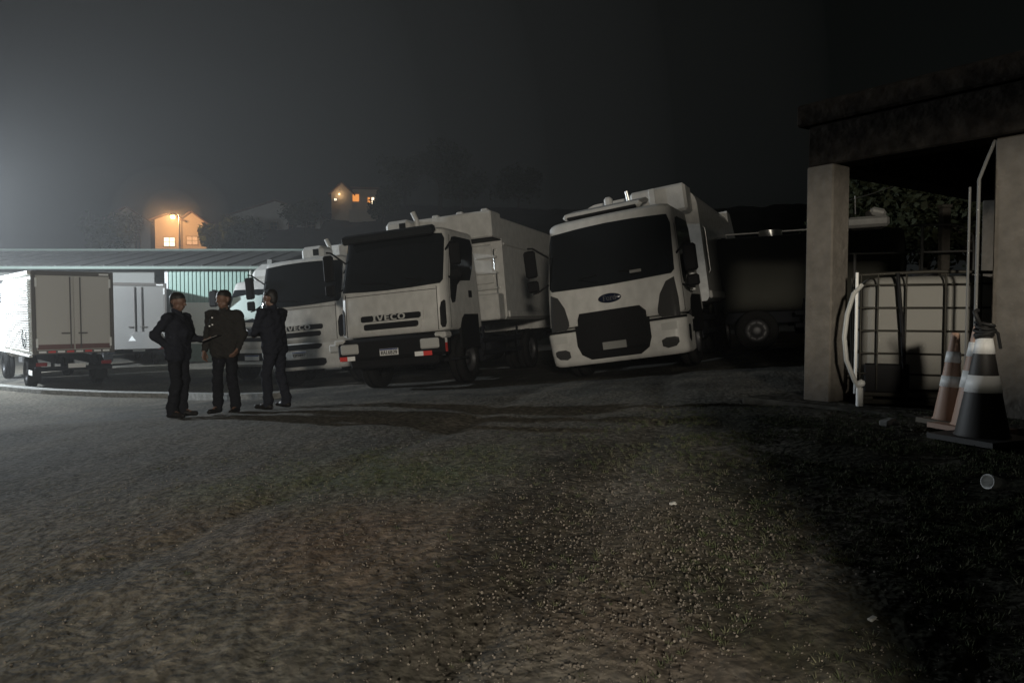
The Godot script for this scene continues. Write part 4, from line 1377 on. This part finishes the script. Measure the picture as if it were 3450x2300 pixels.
func make_materials() -> void:
	var p := mk("paint", 0.64, 0.635, 0.61, 0.42)
	grain(p, 3, 0.02, 0.88, 1.0, 0.6)
	p = mk("paint_b", 0.66, 0.66, 0.64, 0.38)
	grain(p, 4, 0.02, 0.88, 1.0, 0.6)
	mats["paint"].uv1_scale = Vector3(0.6, 0.4, 0.6)
	mats["paint_b"].uv1_scale = Vector3(0.6, 0.4, 0.6)
	p = mk("paint_gloss", 0.64, 0.635, 0.61, 0.24)
	grain(p, 5, 0.02, 0.88, 1.0, 0.6)
	mk("tank_grey", 0.07, 0.07, 0.06, 0.75)
	mk("glass", 0.012, 0.014, 0.016, 0.06)
	mk("dark_glass", 0.02, 0.022, 0.024, 0.25)
	mk("black_plastic", 0.012, 0.012, 0.013, 0.6).metallic_specular = 0.2
	mk("chassis", 0.016, 0.017, 0.02, 0.7)
	mk("rubber", 0.014, 0.014, 0.014, 0.85)
	mk("dusty_rubber", 0.2, 0.18, 0.15, 0.9)
	mk("wheel_steel", 0.045, 0.045, 0.048, 0.5, 0.3)
	mk("chrome", 0.75, 0.75, 0.73, 0.28, 1.0)
	mk("lens", 0.5, 0.5, 0.48, 0.15)
	mk("lens_dark", 0.05, 0.05, 0.05, 0.12)
	mk("plate_white", 0.78, 0.78, 0.76, 0.4)
	mk("plate_old", 0.2, 0.2, 0.19, 0.6)
	mk("plate_blue", 0.02, 0.05, 0.2, 0.5)
	mk("letter_grey", 0.5, 0.5, 0.48, 0.45)
	mk("ink", 0.01, 0.01, 0.01, 0.7)
	mk("tape_white", 0.93, 0.93, 0.91, 0.5)
	mk("tape_red", 0.75, 0.06, 0.05, 0.5)
	mk("tail_red", 0.25, 0.02, 0.02, 0.2)
	mk("door_red", 0.16, 0.075, 0.065, 0.6)
	mk("emblem", 0.008, 0.012, 0.03, 0.25)
	mk("emblem_script", 0.1, 0.1, 0.1, 0.3)
	mk("shade_cloth", 0.55, 0.66, 0.62, 0.6)
	mk("box_grey", 0.25, 0.245, 0.235, 0.55)
	mk("box_frame", 0.12, 0.11, 0.1, 0.6)
	mk("box_pale", 0.6, 0.58, 0.54, 0.55)
	mk("slat_white", 0.75, 0.75, 0.72, 0.45)
	mk("galvanised", 0.3, 0.3, 0.3, 0.5, 0.4)
	mk("dull_steel", 0.12, 0.12, 0.115, 0.6)
	mk("navy_cloth", 0.02, 0.022, 0.03, 0.9)
	mk("brown_cloth", 0.026, 0.025, 0.024, 0.9)
	mk("dark_cloth", 0.014, 0.015, 0.019, 0.92)
	mk("boot_leather", 0.012, 0.011, 0.011, 0.5)
	mk("skin", 0.15, 0.085, 0.06, 0.55)
	mk("hair_black", 0.01, 0.009, 0.008, 0.6)
	p = mk("concrete", 0.15, 0.136, 0.118, 0.85)
	grain(p, 11, 0.02, 0.85, 1.0, 0.8, 2.0)
	p = mk("shaded_roof", 0.032, 0.028, 0.024, 0.9)  # near-black: shade on the beam and roof put into the colour
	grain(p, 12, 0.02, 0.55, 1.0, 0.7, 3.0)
	p = mk("kerb_concrete", 0.4, 0.4, 0.38, 0.85)
	grain(p, 13, 0.03, 0.6, 1.0, 0.7, 2.0, true)
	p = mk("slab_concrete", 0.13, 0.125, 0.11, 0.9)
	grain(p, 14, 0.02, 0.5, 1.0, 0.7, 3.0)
	mk("tote_plastic", 0.21, 0.206, 0.19, 0.8).metallic_specular = 0.2
	mk("cage_steel", 0.04, 0.038, 0.033, 0.5, 0.3)
	mk("hose_grey", 0.4, 0.4, 0.38, 0.5)
	mk("faded_orange", 0.42, 0.27, 0.2, 0.55)
	mk("black_cone", 0.03, 0.028, 0.026, 0.6)
	mk("white_wall", 0.62, 0.64, 0.6, 0.8)
	mk("green_base", 0.12, 0.17, 0.14, 0.8)
	mk("green_sheet", 0.2, 0.32, 0.27, 0.5)
	mk("pale_green", 0.2, 0.25, 0.22, 0.7)
	mk("dark_wall", 0.2, 0.2, 0.19, 0.85)
	mk("metal_roof", 0.13, 0.13, 0.125, 0.7)
	mk("house_wall", 0.5, 0.42, 0.33, 0.9)
	mk("house_grey", 0.5, 0.48, 0.45, 0.9)
	mk("roof_tile", 0.14, 0.08, 0.06, 0.85)
	mk("frame_wood", 0.3, 0.2, 0.12, 0.7)
	mk("dark_pane", 0.015, 0.015, 0.018, 0.15)
	mk("bark", 0.05, 0.04, 0.03, 0.95)
	for l in [["leaf_dark", 0.035, 0.05, 0.02], ["leaf_mid", 0.04, 0.046, 0.026]]:
		p = mk(l[0], l[1], l[2], l[3], 0.6)
		p.cull_mode = BaseMaterial3D.CULL_DISABLED
	p = mk("grass_blade", 1, 1, 1, 0.8)
	p.vertex_color_use_as_albedo = true
	p.cull_mode = BaseMaterial3D.CULL_DISABLED
	p = mk("stone", 1, 1, 1, 0.85)
	p.vertex_color_use_as_albedo = true
	p = mk("dirt", 1, 1, 1, 0.95)
	p.vertex_color_use_as_albedo = true
	grain(p, 21, 0.045, 0.45, 1.0, 0.6, 2.6, true)

func dull(names: Array, amount: float) -> void:
	for n in names:
		mats[n].metallic_specular = amount

func _ready() -> void:
	rng.seed = 11
	rough_noise.seed = 5
	rough_noise.frequency = 0.9
	patch_noise.seed = 9
	fold_noise.seed = 3
	fold_noise.frequency = 6.5
	fold_noise.fractal_octaves = 3
	patch_noise.frequency = 0.28
	# ---- camera, sky, exposure
	var cam := Camera3D.new()
	cam.name = "camera"
	cam.position = EYE
	cam.rotation_degrees.x = TILT
	cam.fov = rad_to_deg(2.0 * atan(1150.0 / FOCAL))
	cam.near = 0.05
	cam.far = 1500
	add_child(cam)
	cam.current = true
	var we := WorldEnvironment.new()
	we.name = "environment"
	var env := Environment.new()
	env.background_mode = Environment.BG_SKY
	var sm := ProceduralSkyMaterial.new()
	sm.sky_top_color = Color(0.0022, 0.0026, 0.0024).linear_to_srgb()
	sm.sky_horizon_color = Color(0.004, 0.0045, 0.0043).linear_to_srgb()
	sm.ground_horizon_color = Color(0.003, 0.003, 0.003).linear_to_srgb()
	sm.ground_bottom_color = Color(0.002, 0.002, 0.002).linear_to_srgb()
	sm.sky_curve = 0.2
	var sky := Sky.new()
	sky.sky_material = sm
	env.sky = sky
	env.tonemap_mode = Environment.TONE_MAPPER_LINEAR
	env.tonemap_exposure = 1.0
	env.volumetric_fog_enabled = true
	env.volumetric_fog_density = 0.0
	env.sdfgi_enabled = true
	env.ssao_enabled = true
	env.ssil_enabled = true
	we.environment = env
	add_child(we)
	make_materials()
	dull(["shaded_roof", "rubber", "chassis", "navy_cloth", "dark_cloth", "brown_cloth", "tank_grey", "dark_wall", "slab_concrete", "dusty_rubber", "bark", "leaf_dark", "cage_steel"], 0.12)
	dull(["dirt", "grass_blade", "stone", "kerb_concrete", "leaf_mid", "boot_leather", "concrete"], 0.25)
	# ---- yard lamps: both stand just out of the picture, on the left
	yard_lamp("white globe lamp on a post beside the slatted box truck", Vector3(-17.9, 4.8, -21.0), 215.0, Color(0.93, 0.97, 1.0), 12.0)
	for r in [49.4, 44.0, 38.0, 32.0]:  # nested volumes added to imitate glare round the globe lamp
		glow_haze("glow_haze", "added haze imitating glare round the white globe lamp", Vector3(-17.9, 4.0, -21.0), Vector3(r, r * 0.95, r), 0.0012)
		get_child(-1).set_meta("group", "layers of added haze round the globe lamp")
	flood_lamp("warm flood lamp on a pole at the near side of the yard", Vector3(0.1, 3.6, 9.0), Vector3(-1, 1.2, -12), 158.0, Color(1.0, 0.96, 0.89), 20.0)
	# ---- the ground
	var P2 := func(px, py): 
		var g := gp(px, py)
		return Vector2(g.x, g.z)
	var green := Color(0.2, 0.23, 0.135)
	var red := Color(0.24, 0.15, 0.105)
	var gravel := Color(0.17, 0.15, 0.12)
	var turf := Color(0.05, 0.052, 0.034)
	soils = [[P2.call(900, 1075), Vector2(1.0, 0.75), green, 0.8], [P2.call(980, 1250), Vector2(0.8, 0.6), red, 0.35], [P2.call(700, 1200), Vector2(0.8, 0.6), red, 0.25], [P2.call(1460, 1400), Vector2(0.7, 0.7), red, 0.35], [P2.call(1480, 1250), Vector2(0.9, 0.7), gravel, 0.8],
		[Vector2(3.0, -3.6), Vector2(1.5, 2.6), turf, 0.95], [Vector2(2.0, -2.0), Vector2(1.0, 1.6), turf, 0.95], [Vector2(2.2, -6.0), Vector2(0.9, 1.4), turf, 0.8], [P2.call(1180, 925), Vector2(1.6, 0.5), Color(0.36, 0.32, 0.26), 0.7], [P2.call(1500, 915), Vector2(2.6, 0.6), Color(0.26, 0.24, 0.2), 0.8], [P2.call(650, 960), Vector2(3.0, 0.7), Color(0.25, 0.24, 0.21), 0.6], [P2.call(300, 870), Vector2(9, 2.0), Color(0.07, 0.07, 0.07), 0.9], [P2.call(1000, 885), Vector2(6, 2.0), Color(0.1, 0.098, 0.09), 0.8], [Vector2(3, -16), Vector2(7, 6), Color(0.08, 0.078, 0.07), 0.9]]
	for k in 5: # dark band: weaker light on the near ground painted into its colour
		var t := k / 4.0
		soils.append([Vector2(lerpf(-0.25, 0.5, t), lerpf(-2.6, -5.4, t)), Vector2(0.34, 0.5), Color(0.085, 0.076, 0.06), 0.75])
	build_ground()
	print("ground")
	# kerb strip in front of the box trucks
	var kst := S()
	var line := []
	for q in [[-80, 884], [0, 893], [110, 903], [250, 909], [400, 912], [540, 915], [640, 913]]:
		line.append(gp(q[0], q[1]))
	for i in line.size() - 1:
		var a: Vector3 = line[i]
		var b: Vector3 = line[i + 1]
		var d := (b - a)
		var side := Vector3(-d.z, 0, d.x).normalized() * 0.17
		var up := Vector3(0, 0.1, 0)
		var c := (a + b) / 2
		poly(kst, [a - side + up, b - side + up, b + side + up, a + side + up], c - up * 3)
		for g in [-1, 1]:
			poly(kst, [a + side * g + up, b + side * g + up, b + side * g - up, a + side * g - up], c)
		poly(kst, [a - side + up, a + side + up, a + side - up, a - side - up], c)
		poly(kst, [b - side + up, b + side + up, b + side - up, b - side - up], c)
	put(kst, "kerb", "kerb_concrete", self).set_meta("kind", "structure")
	# slab under the shelter
	var sb := S()
	rbox(sb, Vector3.ZERO, Vector3(5.2, 0.34, 3.4), 0.02, Basis(Vector3.UP, deg_to_rad(35)))
	put(sb, "pavement", "slab_concrete", self, Vector3(5.35, 0.585, -7.35)).set_meta("kind", "structure")
	# ---- large things
	warehouse()
	shelter()
	print("buildings")
	square_truck("white compactor truck with black bumper and red and white reflective tape", false, "RAL6B29", -2.24, -14.3, -19)
	square_truck("white compactor truck with painted white bumper behind the standing people", true, "EJI5B97", -4.95, -17.6, -17)
	oval_truck(1.86, -12.8, -24)
	small_truck(-7.25, -20.9, -14)
	box_truck("box truck with brightly lit white slatted side and grey rear doors", -11.85, -20.15, 42, 1.95, 2.2, 0.95, 4.5, true)
	box_truck("plain grey box truck with a folded tail lift and warning triangle", -14.2, -28.2, 36, 2.1, 2.2, 0.95, 4.6, false)
	tank_trailer()
	print("trucks")
	# ---- the hill
	var lit_w := glow("window_white", Color(1.0, 0.92, 0.78), 2.2)
	var lit_o := glow("window_orange", Color(1.0, 0.62, 0.25), 0.9)
	glow("window_cold", Color(0.92, 0.97, 1.0), 0.8)
	var lit_d := glow("window_dim", Color(1.0, 0.7, 0.45), 0.32)
	var hA := at_depth(386, 571, 71)
	house("small pale house with one bright window under the street lamp", hA, 14, 2.3, 2.7, 5, 0.5, "house_wall", [[0.1, 0.65, 0.95, 0.8, "window_white"]])
	var hB := at_depth(441, 568, 72)
	house("gabled house with a dimly lit barred window beside the street lamp", hB, 8, 2.6, 2.3, 6, 1.0, "house_wall", [[0.0, 0.65, 1.0, 0.75, "window_dim"]])
	var hC := at_depth(292, 575, 78)
	house("dark house on the hill with a narrow lit doorway", hC, 18, 4.4, 3.0, 6, 1.4, "house_grey", [[1.0, 0.9, 0.5, 1.8, "dark_pane"]])
	var hD := at_depth(633, 545, 90)
	house("broad dark building on the hill with a row of unlit windows", hD, 4, 10.5, 2.6, 8, 1.7, "house_grey", [[-4.2, 1.4, 0.9, 0.8, "dark_pane"], [-2.4, 1.4, 0.9, 0.8, "dark_pane"], [-0.2, 1.4, 0.9, 0.8, "dark_pane"], [2.0, 1.4, 0.9, 0.8, "dark_pane"], [4.2, 1.4, 0.9, 0.8, "dark_pane"]])
	var hE := at_depth(785, 480, 96)
	var e := house("gabled hilltop house with orange lit windows", hE, 10, 2.6, 2.0, 6, 1.3, "house_wall", [[-0.8, 1.2, 0.3, 0.3, "window_white"]])
	bx("side_wing", "house_wall", e, Vector3(2.9, 0.4, -2.0), Vector3(3.2, 4.4, 3.6), 0.02)
	bx("window_pane", "window_orange", e, Vector3(1.75, 1.5, -0.17), Vector3(0.8, 0.9, 0.04), 0.01)
	bx("window_pane", "window_white", e, Vector3(3.9, 1.2, -0.17), Vector3(0.3, 0.8, 0.04), 0.01)
	bx("window_pane", "window_orange", e, Vector3(3.4, 1.2, -0.17), Vector3(0.3, 0.8, 0.04), 0.01)
	bx("terrace_wall", "house_wall", e, Vector3(2.6, -0.9, 0.6), Vector3(3.4, 1.6, 0.2), 0.02)
	bx("wing_roof", "roof_tile", e, Vector3(2.9, 2.75, -1.9), Vector3(3.7, 0.16, 4.6), 0.02)
	tb("porch_lamp", glow("porch_glow", Color(1.0, 0.85, 0.6), 6.0), e, [Vector3(-0.3, 1.75, 0.5), Vector3(-0.3, 1.9, 0.5)], 0.09, 8)
	var pl := OmniLight3D.new()
	pl.name = "porch_light"
	pl.position = Vector3(-0.3, 1.82, 0.5)
	pl.light_color = Color(1.0, 0.85, 0.65)
	pl.light_energy = 0.5
	pl.light_size = 0.08
	pl.omni_range = 40
	pl.omni_attenuation = 2
	pl.shadow_enabled = true
	e.add_child(pl)
	street_lamp(at_depth(396, 498, 68), 22.0)
	glow_haze("glow_haze", "added haze imitating warm glare round the street lamp", at_depth(396, 498, 68), Vector3(10, 9, 10), 0.006)  # the lamp's orange halo, imitated with added haze
	glow_haze("glow_haze", "denser added haze imitating warm glare close to the street lamp bulb", at_depth(396, 498, 68), Vector3(5, 5, 5), 0.02)
	# a house far behind the trees on the right: only a few small lit windows show
	var hF := at_depth(2130, 440, 42)
	var gF := gh(hF.x, hF.z)
	var wins := []
	for q in [[2106, 396, 0.32], [2086, 413, 0.26], [2046, 455, 0.3], [2082, 468, 0.34], [2196, 426, 0.36], [2212, 424, 0.22]]:
		var w := at_depth(q[0], q[1], 42) - Vector3(hF.x, gF, hF.z)
		wins.append([w.x, w.y, q[2], q[2] * 0.8, "window_cold"])
	house("dark house behind the shelter trees with a few small lit windows", Vector3(hF.x, gF, hF.z), 0, 7.0, 7.0, 5, 1.2, "dark_wall", wins)
	var ca := at_depth(1925, 466, 15.5)
	var cz := at_depth(2062, 424, 19.5)
	var cw := thing("cable", "thin pale cable slanting up over the tank trailer", "cable", ca)
	tb("wire", "galvanised", cw, [Vector3.ZERO, (cz - ca) * 0.5 - Vector3(0, 0.03, 0), cz - ca], 0.012, 5)
	tb("stay", "galvanised", cw, [at_depth(1965, 450, 16) - ca, at_depth(1965, 470, 16) - ca, at_depth(1965, 492, 16) - ca], 0.016, 5)
	var sd := 100
	for q in [[1010, 470, 105, 9.5, 4.2, "tallest dark tree on the hillside beyond the gabled hilltop house"], [930, 480, 108, 7.5, 3.6, "dark tree just behind the gabled hilltop house"], [1060, 478, 100, 6.5, 3.4, "dark tree beside the tallest hillside tree"], [880, 500, 92, 4.2, 2.4, "low bushy tree below the gabled hilltop house"], [1190, 480, 110, 6.0, 3.6, "lone dark tree on the bare part of the hill"], [700, 535, 84, 4.0, 2.4, "bushy tree in front of the broad dark building"], [500, 570, 72, 3.2, 2.0, "small tree right beside the house with barred window"], [560, 560, 76, 3.0, 2.2, "small tree between the barred-window house and broad building"], [255, 580, 74, 5.6, 2.6, "leafy tree beside the dark house with narrow doorway"]]:
		var at := at_depth(q[0], q[1], q[2])
		at.y = gh(at.x, at.z) - 0.3
		sd += 1
		tree(q[5], at, q[3], q[4], sd, 2200, 0.34, "leaf_dark")
		get_child(-1).set_meta("group", "trees on the hillside")
	for q in [[2120, 560, 23, 6.2, 2.8, "dark tree behind the pipe railing and concrete post"], [2010, 560, 26, 5.4, 2.6, "dark tree behind the tank trailer"], [2230, 560, 21, 5.6, 2.4, "dark tree past the rounded end of the railing"]]:
		var at := at_depth(q[0], q[1], q[2])
		at.y = gh(at.x, at.z) - 0.1
		sd += 1
		tree(q[5], at, q[3], q[4], sd, 5200, 0.16, "leaf_mid")
		get_child(-1).set_meta("group", "trees behind the shelter")
	print("hill")
	# ---- the pipe railing and post behind the shelter
	var rp := at_depth(2150, 700, 14)
	var rl := thing("pipe_railing", "grey pipe railing with rounded end behind the liquid tank", "railing", Vector3(rp.x, gh(rp.x, rp.z), rp.z), -20)
	var ry := rp.y
	var y1 := at_depth(2150, 578, 14).y - rl.position.y
	var y2 := at_depth(2150, 516, 14).y - rl.position.y
	tb("rail", "dull_steel", rl, [Vector3(-2.2, y1, 0), Vector3(-0.5, y1, 0), Vector3(0.58, y1, 0)], 0.022, 6)
	tb("rail", "dull_steel", rl, [Vector3(-0.45, y2, 0), Vector3(0.2, y2, 0), Vector3(0.42, y2 - 0.06, 0), Vector3(0.58, y2 - 0.22, 0), Vector3(0.6, y1, 0), Vector3(0.58, -0.1, 0)], 0.022, 6)
	tb("upright", "dull_steel", rl, [Vector3(-0.25, -0.1, 0), Vector3(-0.25, y1, 0), Vector3(-0.25, y2, 0)], 0.03, 6)
	tb("upright", "dull_steel", rl, [Vector3(-1.4, -0.1, 0), Vector3(-1.4, 0.8, 0), Vector3(-1.4, y1, 0)], 0.03, 6)
	var pp := at_depth(2166, 700, 14.4)
	var post := thing("fence_post", "plain concrete post behind the pipe railing", "post", Vector3(pp.x, gh(pp.x, pp.z), pp.z))
	bx("shaft", "concrete", post, Vector3(0, 1.3, 0), Vector3(0.16, 2.9, 0.16), 0.015)
	bx("post_cap", "concrete", post, Vector3(0, 2.78, 0), Vector3(0.2, 0.06, 0.2), 0.015)
	# ---- small things on the right
	tote()
	cone("slim faded cone standing on a torn grey base", gp(2176, 976), 0.68, 0.095, "faded_orange", [[0.28, 0.36], [0.46, 0.54]], Vector3(-0.07, 0, 0.0), true)
	cone("faded cone half hidden behind the black cone", gp(2232, 990), 0.74, 0.125, "faded_orange", [[0.3, 0.42], [0.52, 0.62]], Vector3(-0.04, 0, 0), false)
	var kc := cone("black cone with two white bands and dark cord wound round its tip", gp(2256, 1012), 0.76, 0.155, "black_cone", [[0.32, 0.43], [0.57, 0.67]], Vector3(0.0, 0, 0), false)
	var rope := S()
	for k in 5:
		var pts := []
		for i in 13:
			var g := TAU * i / 12.0
			pts.append(Vector3(cos(g) * (0.045 + 0.008 * (k % 2)), 0.68 + k * 0.02 + sin(g + k) * 0.012, sin(g) * (0.045 + 0.008 * (k % 3))))
		tube(rope, pts, 0.012, 6)
	tube(rope, [Vector3(-0.05, 0.76, 0), Vector3(-0.09, 0.8, 0.01), Vector3(-0.1, 0.84, 0.0), Vector3(-0.07, 0.85, 0)], 0.015, 6)
	tube(rope, [Vector3(0.05, 0.74, 0), Vector3(0.1, 0.7, 0.02), Vector3(0.13, 0.6, 0.02)], 0.01, 6)
	put(rope, "cord", "ink", kc)
	# added unseen wall and beam, put here to shade near grass and shelter roof
	var lw := thing("added_shade_wall", "added unseen concrete wall and beam that shade the near ground and shelter roof", "shelter", Vector3(3.85, gh(2.2, 1.0) - 0.3, 1.0))
	var wy: float = lw.position.y
	bx("wall", "concrete", lw, Vector3(0, (2.28 - wy) / 2, 0), Vector3(6.0, 2.28 - wy, 0.2), 0.01)
	bx("shade_beam", "concrete", lw, Vector3(0, 3.42 - wy, 0), Vector3(6.0, 0.4, 0.24), 0.01)
	for x in [-2.9, 2.9]:
		bx("post", "concrete", lw, Vector3(x, 2.76 - wy, 0), Vector3(0.16, 0.98, 0.16), 0.01)
	# scraps
	var sc := gp(2285, 1128)
	var cup := thing("paper_cup", "white paper cup lying in the dark grass", "cup", sc + Vector3(0, 0.035, 0))
	cup.basis = Basis(Vector3.BACK, 1.35) * Basis(Vector3.RIGHT, 0.3)
	var cs := S()
	lathe(cs, [[0.001, -0.05], [0.027, -0.05], [0.038, 0.05], [0.035, 0.05], [0.025, -0.046], [0.001, -0.046]], 20)
	put(cs, "cup_wall", "plate_white", cup)
	for q in [[2004, 1430, "pale scrap of litter in the dark grass", 0.035], [1545, 1160, "pale scrap on the gravel", 0.035], [2040, 978, "grey broken brick in front of the liquid tank", 0.13]]:
		var g := gp(q[0], q[1])
		var st := S()
		rbox(st, Vector3(0, q[3] * 0.22, 0), Vector3(q[3], q[3] * 0.35, q[3] * 0.55), q[3] * 0.08, Basis(Vector3.UP, 0.6) * Basis(Vector3.BACK, 0.1))
		rbox(st, Vector3(q[3] * 0.4, q[3] * 0.15, q[3] * 0.1), Vector3(q[3] * 0.5, q[3] * 0.22, q[3] * 0.4), q[3] * 0.06, Basis(Vector3.UP, 1.1))
		var o := put(st, numbered("rubble" if q[3] > 0.1 else "litter"), "kerb_concrete" if q[3] > 0.1 else "hose_grey", self, g)
		tag(o, q[2], "rubble" if q[3] > 0.1 else "litter")
	# ---- the people
	var stand := func(px, depth):
		var g := at_depth(px, 960, depth)
		return Vector3(g.x, gh(g.x, g.z), g.z)
	var f1: Vector3 = stand.call(411, 10.6)
	var f2: Vector3 = stand.call(518, 10.7)
	var f3: Vector3 = stand.call(634, 11.1)
	person("person in dark clothes with hand on hip holding a clipboard", f1, 82, {"cap": false, "wide": 1.2, "nod": 6, "badges": [],
		"extra": [[Vector3(-0.2, 0.98, 0.0), 0.06, Vector3(-0.21, 0.86, 0.0), 0.05], [Vector3(0.05, 1.2, 0.1), 0.09, Vector3(-0.05, 1.2, 0.1), 0.09]],
		"l": {"elbow": Vector3(0.24, 1.13, 0.08), "wrist": Vector3(0.14, 1.1, 0.33), "knee": Vector3(0.1, 0.5, 0.03), "ankle": Vector3(0.11, 0.09, -0.02), "hand": Vector3(-0.3, 0.05, 1), "palm": Vector3(-0.3, 0.9, 0), "curl": 0.5},
		"r": {"elbow": Vector3(-0.3, 1.17, -0.17), "wrist": Vector3(-0.2, 1.0, -0.02), "knee": Vector3(-0.09, 0.5, 0.02), "ankle": Vector3(-0.1, 0.09, -0.05), "hand": Vector3(0.3, -0.4, 0.8), "palm": Vector3(1, 0.1, -0.3), "curl": 0.3}})
	var cb := thing("clipboard", "dark clipboard with pale sheet held out by the person", "clipboard", f1 + Vector3(0.5, 1.12, 0.0), 82)
	bx("board", "black_plastic", cb, Vector3(0, 0, 0), Vector3(0.22, 0.012, 0.3), 0.003, Basis(Vector3.RIGHT, -0.35))
	bx("sheet", "plate_white", cb, Vector3(0, 0.009, 0.0), Vector3(0.19, 0.004, 0.24), 0.001, Basis(Vector3.RIGHT, -0.35))
	person("person in dark jacket with small bright badges facing forward", f2, -8, {"cap": false, "wide": 1.13, "coat": "brown_cloth", "nod": 4, "look": -20, "badges": [Vector3(-0.11, 1.38, 0.13), Vector3(-0.1, 1.28, 0.145), Vector3(-0.15, 1.26, 0.135)],
		"l": {"elbow": Vector3(0.27, 1.15, -0.03), "wrist": Vector3(0.25, 0.93, 0.09), "knee": Vector3(0.12, 0.5, 0.02), "ankle": Vector3(0.14, 0.09, -0.03), "hand": Vector3(-0.3, -0.7, 0.5), "palm": Vector3(-1, 0, 0.2)},
		"r": {"elbow": Vector3(-0.27, 1.14, -0.02), "wrist": Vector3(-0.28, 0.89, 0.06), "knee": Vector3(-0.11, 0.5, 0.02), "ankle": Vector3(-0.13, 0.09, -0.03), "hand": Vector3(0.05, -1, 0.2), "palm": Vector3(1, 0, 0.1)}})
	person("person in dark coat seen from behind with forearms raised", f3, -112, {"cap": false, "wide": 1.24, "coat": "navy_cloth", "legs": "navy_cloth", "nod": 10, "lean": Vector3(0, 0, 0.05),
		"l": {"elbow": Vector3(0.26, 1.14, 0.16), "wrist": Vector3(0.1, 1.13, 0.4), "knee": Vector3(0.14, 0.5, 0.06), "ankle": Vector3(0.17, 0.09, 0.0), "hand": Vector3(-0.5, 0.1, 0.8), "palm": Vector3(-0.6, 0.2, -0.4)},
		"r": {"elbow": Vector3(-0.27, 1.14, 0.14), "wrist": Vector3(-0.08, 1.1, 0.38), "knee": Vector3(-0.13, 0.5, 0.02), "ankle": Vector3(-0.16, 0.09, -0.06), "hand": Vector3(0.5, 0.1, 0.8), "palm": Vector3(0.6, 0.2, -0.4)}})
	print("people")
	# ---- grass and gravel
	var tuft := S()
	for k in 7:
		var g := TAU * k / 7.0
		var o := Vector3(cos(g), 0, sin(g)) * 0.012
		var side := Vector3(-sin(g), 0, cos(g)) * 0.0035
		var tip := o * 3.2 + Vector3(0, 0.024 + 0.006 * (k % 3), 0)
		var mid := o * 1.5 + Vector3(0, 0.014, 0)
		tri(tuft, o - side, mid, o + side)
		tri(tuft, o - side * 0.8 + Vector3(0, 0.005, 0), tip, mid + side)
	tuft.generate_normals()
	var spots := []
	var patches := [[P2.call(900, 1075), Vector2(1.1, 0.8), 1100, 0.45], [Vector2(2.7, -3.4), Vector2(1.6, 2.4), 8000, 0.7], [Vector2(1.9, -5.6), Vector2(1.1, 1.6), 1800, 0.55], [Vector2(1.5, -2.2), Vector2(1.0, 1.3), 1300, 0.6], [P2.call(1500, 1000), Vector2(1.4, 0.7), 500, 0.5], [P2.call(1300, 1150), Vector2(3.4, 2.6), 600, 0.45]]
	for p in patches:
		for i in p[2]:
			var q: Vector2 = p[0] + Vector2(rng.randfn(), rng.randfn()) * 0.55 * p[1]
			if patch_noise.get_noise_2d(q.x * 4, q.y * 4) < -0.12:
				continue
			if Vector2(q.x, q.y).length() < 0.9 or (q.x > 3.0 and q.y < -6.2):
				continue
			var s: float = p[3] * rng.randf_range(0.5, 1.3)
			var b := Basis.from_euler(Vector3(rng.randf_range(-0.4, 0.4), rng.randf() * TAU, rng.randf_range(-0.4, 0.4))).scaled(Vector3.ONE * s)
			var k := rng.randf()
			spots.append([Transform3D(b, Vector3(q.x, gh(q.x, q.y) - 0.008, q.y)), Color(0.05, 0.065, 0.03).lerp(Color(0.12, 0.115, 0.075), k * k)])
	scatter("grass", "short ragged grass growing over the near ground", "grass", tuft.commit(), "grass_blade", spots)
	var peb := S()
	var dirs := []
	for k in 8:
		dirs.append(Vector3([-1, 1][k & 1], [-1, 1][(k >> 1) & 1] * 0.6, [-1, 1][(k >> 2) & 1]).normalized() * rng.randf_range(0.75, 1.2))
	for f in [[0, 1, 3, 2], [4, 5, 7, 6], [0, 1, 5, 4], [2, 3, 7, 6], [0, 2, 6, 4], [1, 3, 7, 5]]:
		poly(peb, [dirs[f[0]], dirs[f[1]], dirs[f[2]]], Vector3.ZERO)
		poly(peb, [dirs[f[0]], dirs[f[2]], dirs[f[3]]], Vector3.ZERO)
	peb.generate_normals()
	spots = []
	for p in [[P2.call(1500, 1300), Vector2(0.75, 1.0), 3200, 1.0], [P2.call(1600, 1230), Vector2(1.2, 0.9), 1500, 1.0], [P2.call(1300, 1500), Vector2(0.6, 0.5), 700, 1.0], [P2.call(1000, 1150), Vector2(4.0, 3.5), 1800, 0.7], [P2.call(2080, 990), Vector2(0.8, 0.3), 260, 1.4], [P2.call(800, 1200), Vector2(2.6, 2.2), 7000, 0.75]]:
		for i in p[2]:
			var q: Vector2 = p[0] + Vector2(rng.randfn(), rng.randfn()) * 0.6 * p[1]
			if q.length() < 1.0:
				continue
			var s: float = p[3] * 0.003 * minf(exp(rng.randfn() * 0.5), 2.2)
			var b := Basis.from_euler(Vector3(rng.randf() * TAU, rng.randf() * TAU, rng.randf() * TAU)).scaled(Vector3.ONE * s)
			var v := rng.randf_range(0.06, 0.2)
			spots.append([Transform3D(b, Vector3(q.x, gh(q.x, q.y) + 0.002, q.y)), Color(v, v * 0.88, v * 0.74)])
	scatter("gravel", "loose gravel and clods strewn over the near ground", "gravel", peb.commit(), "stone", spots)
	print("done")
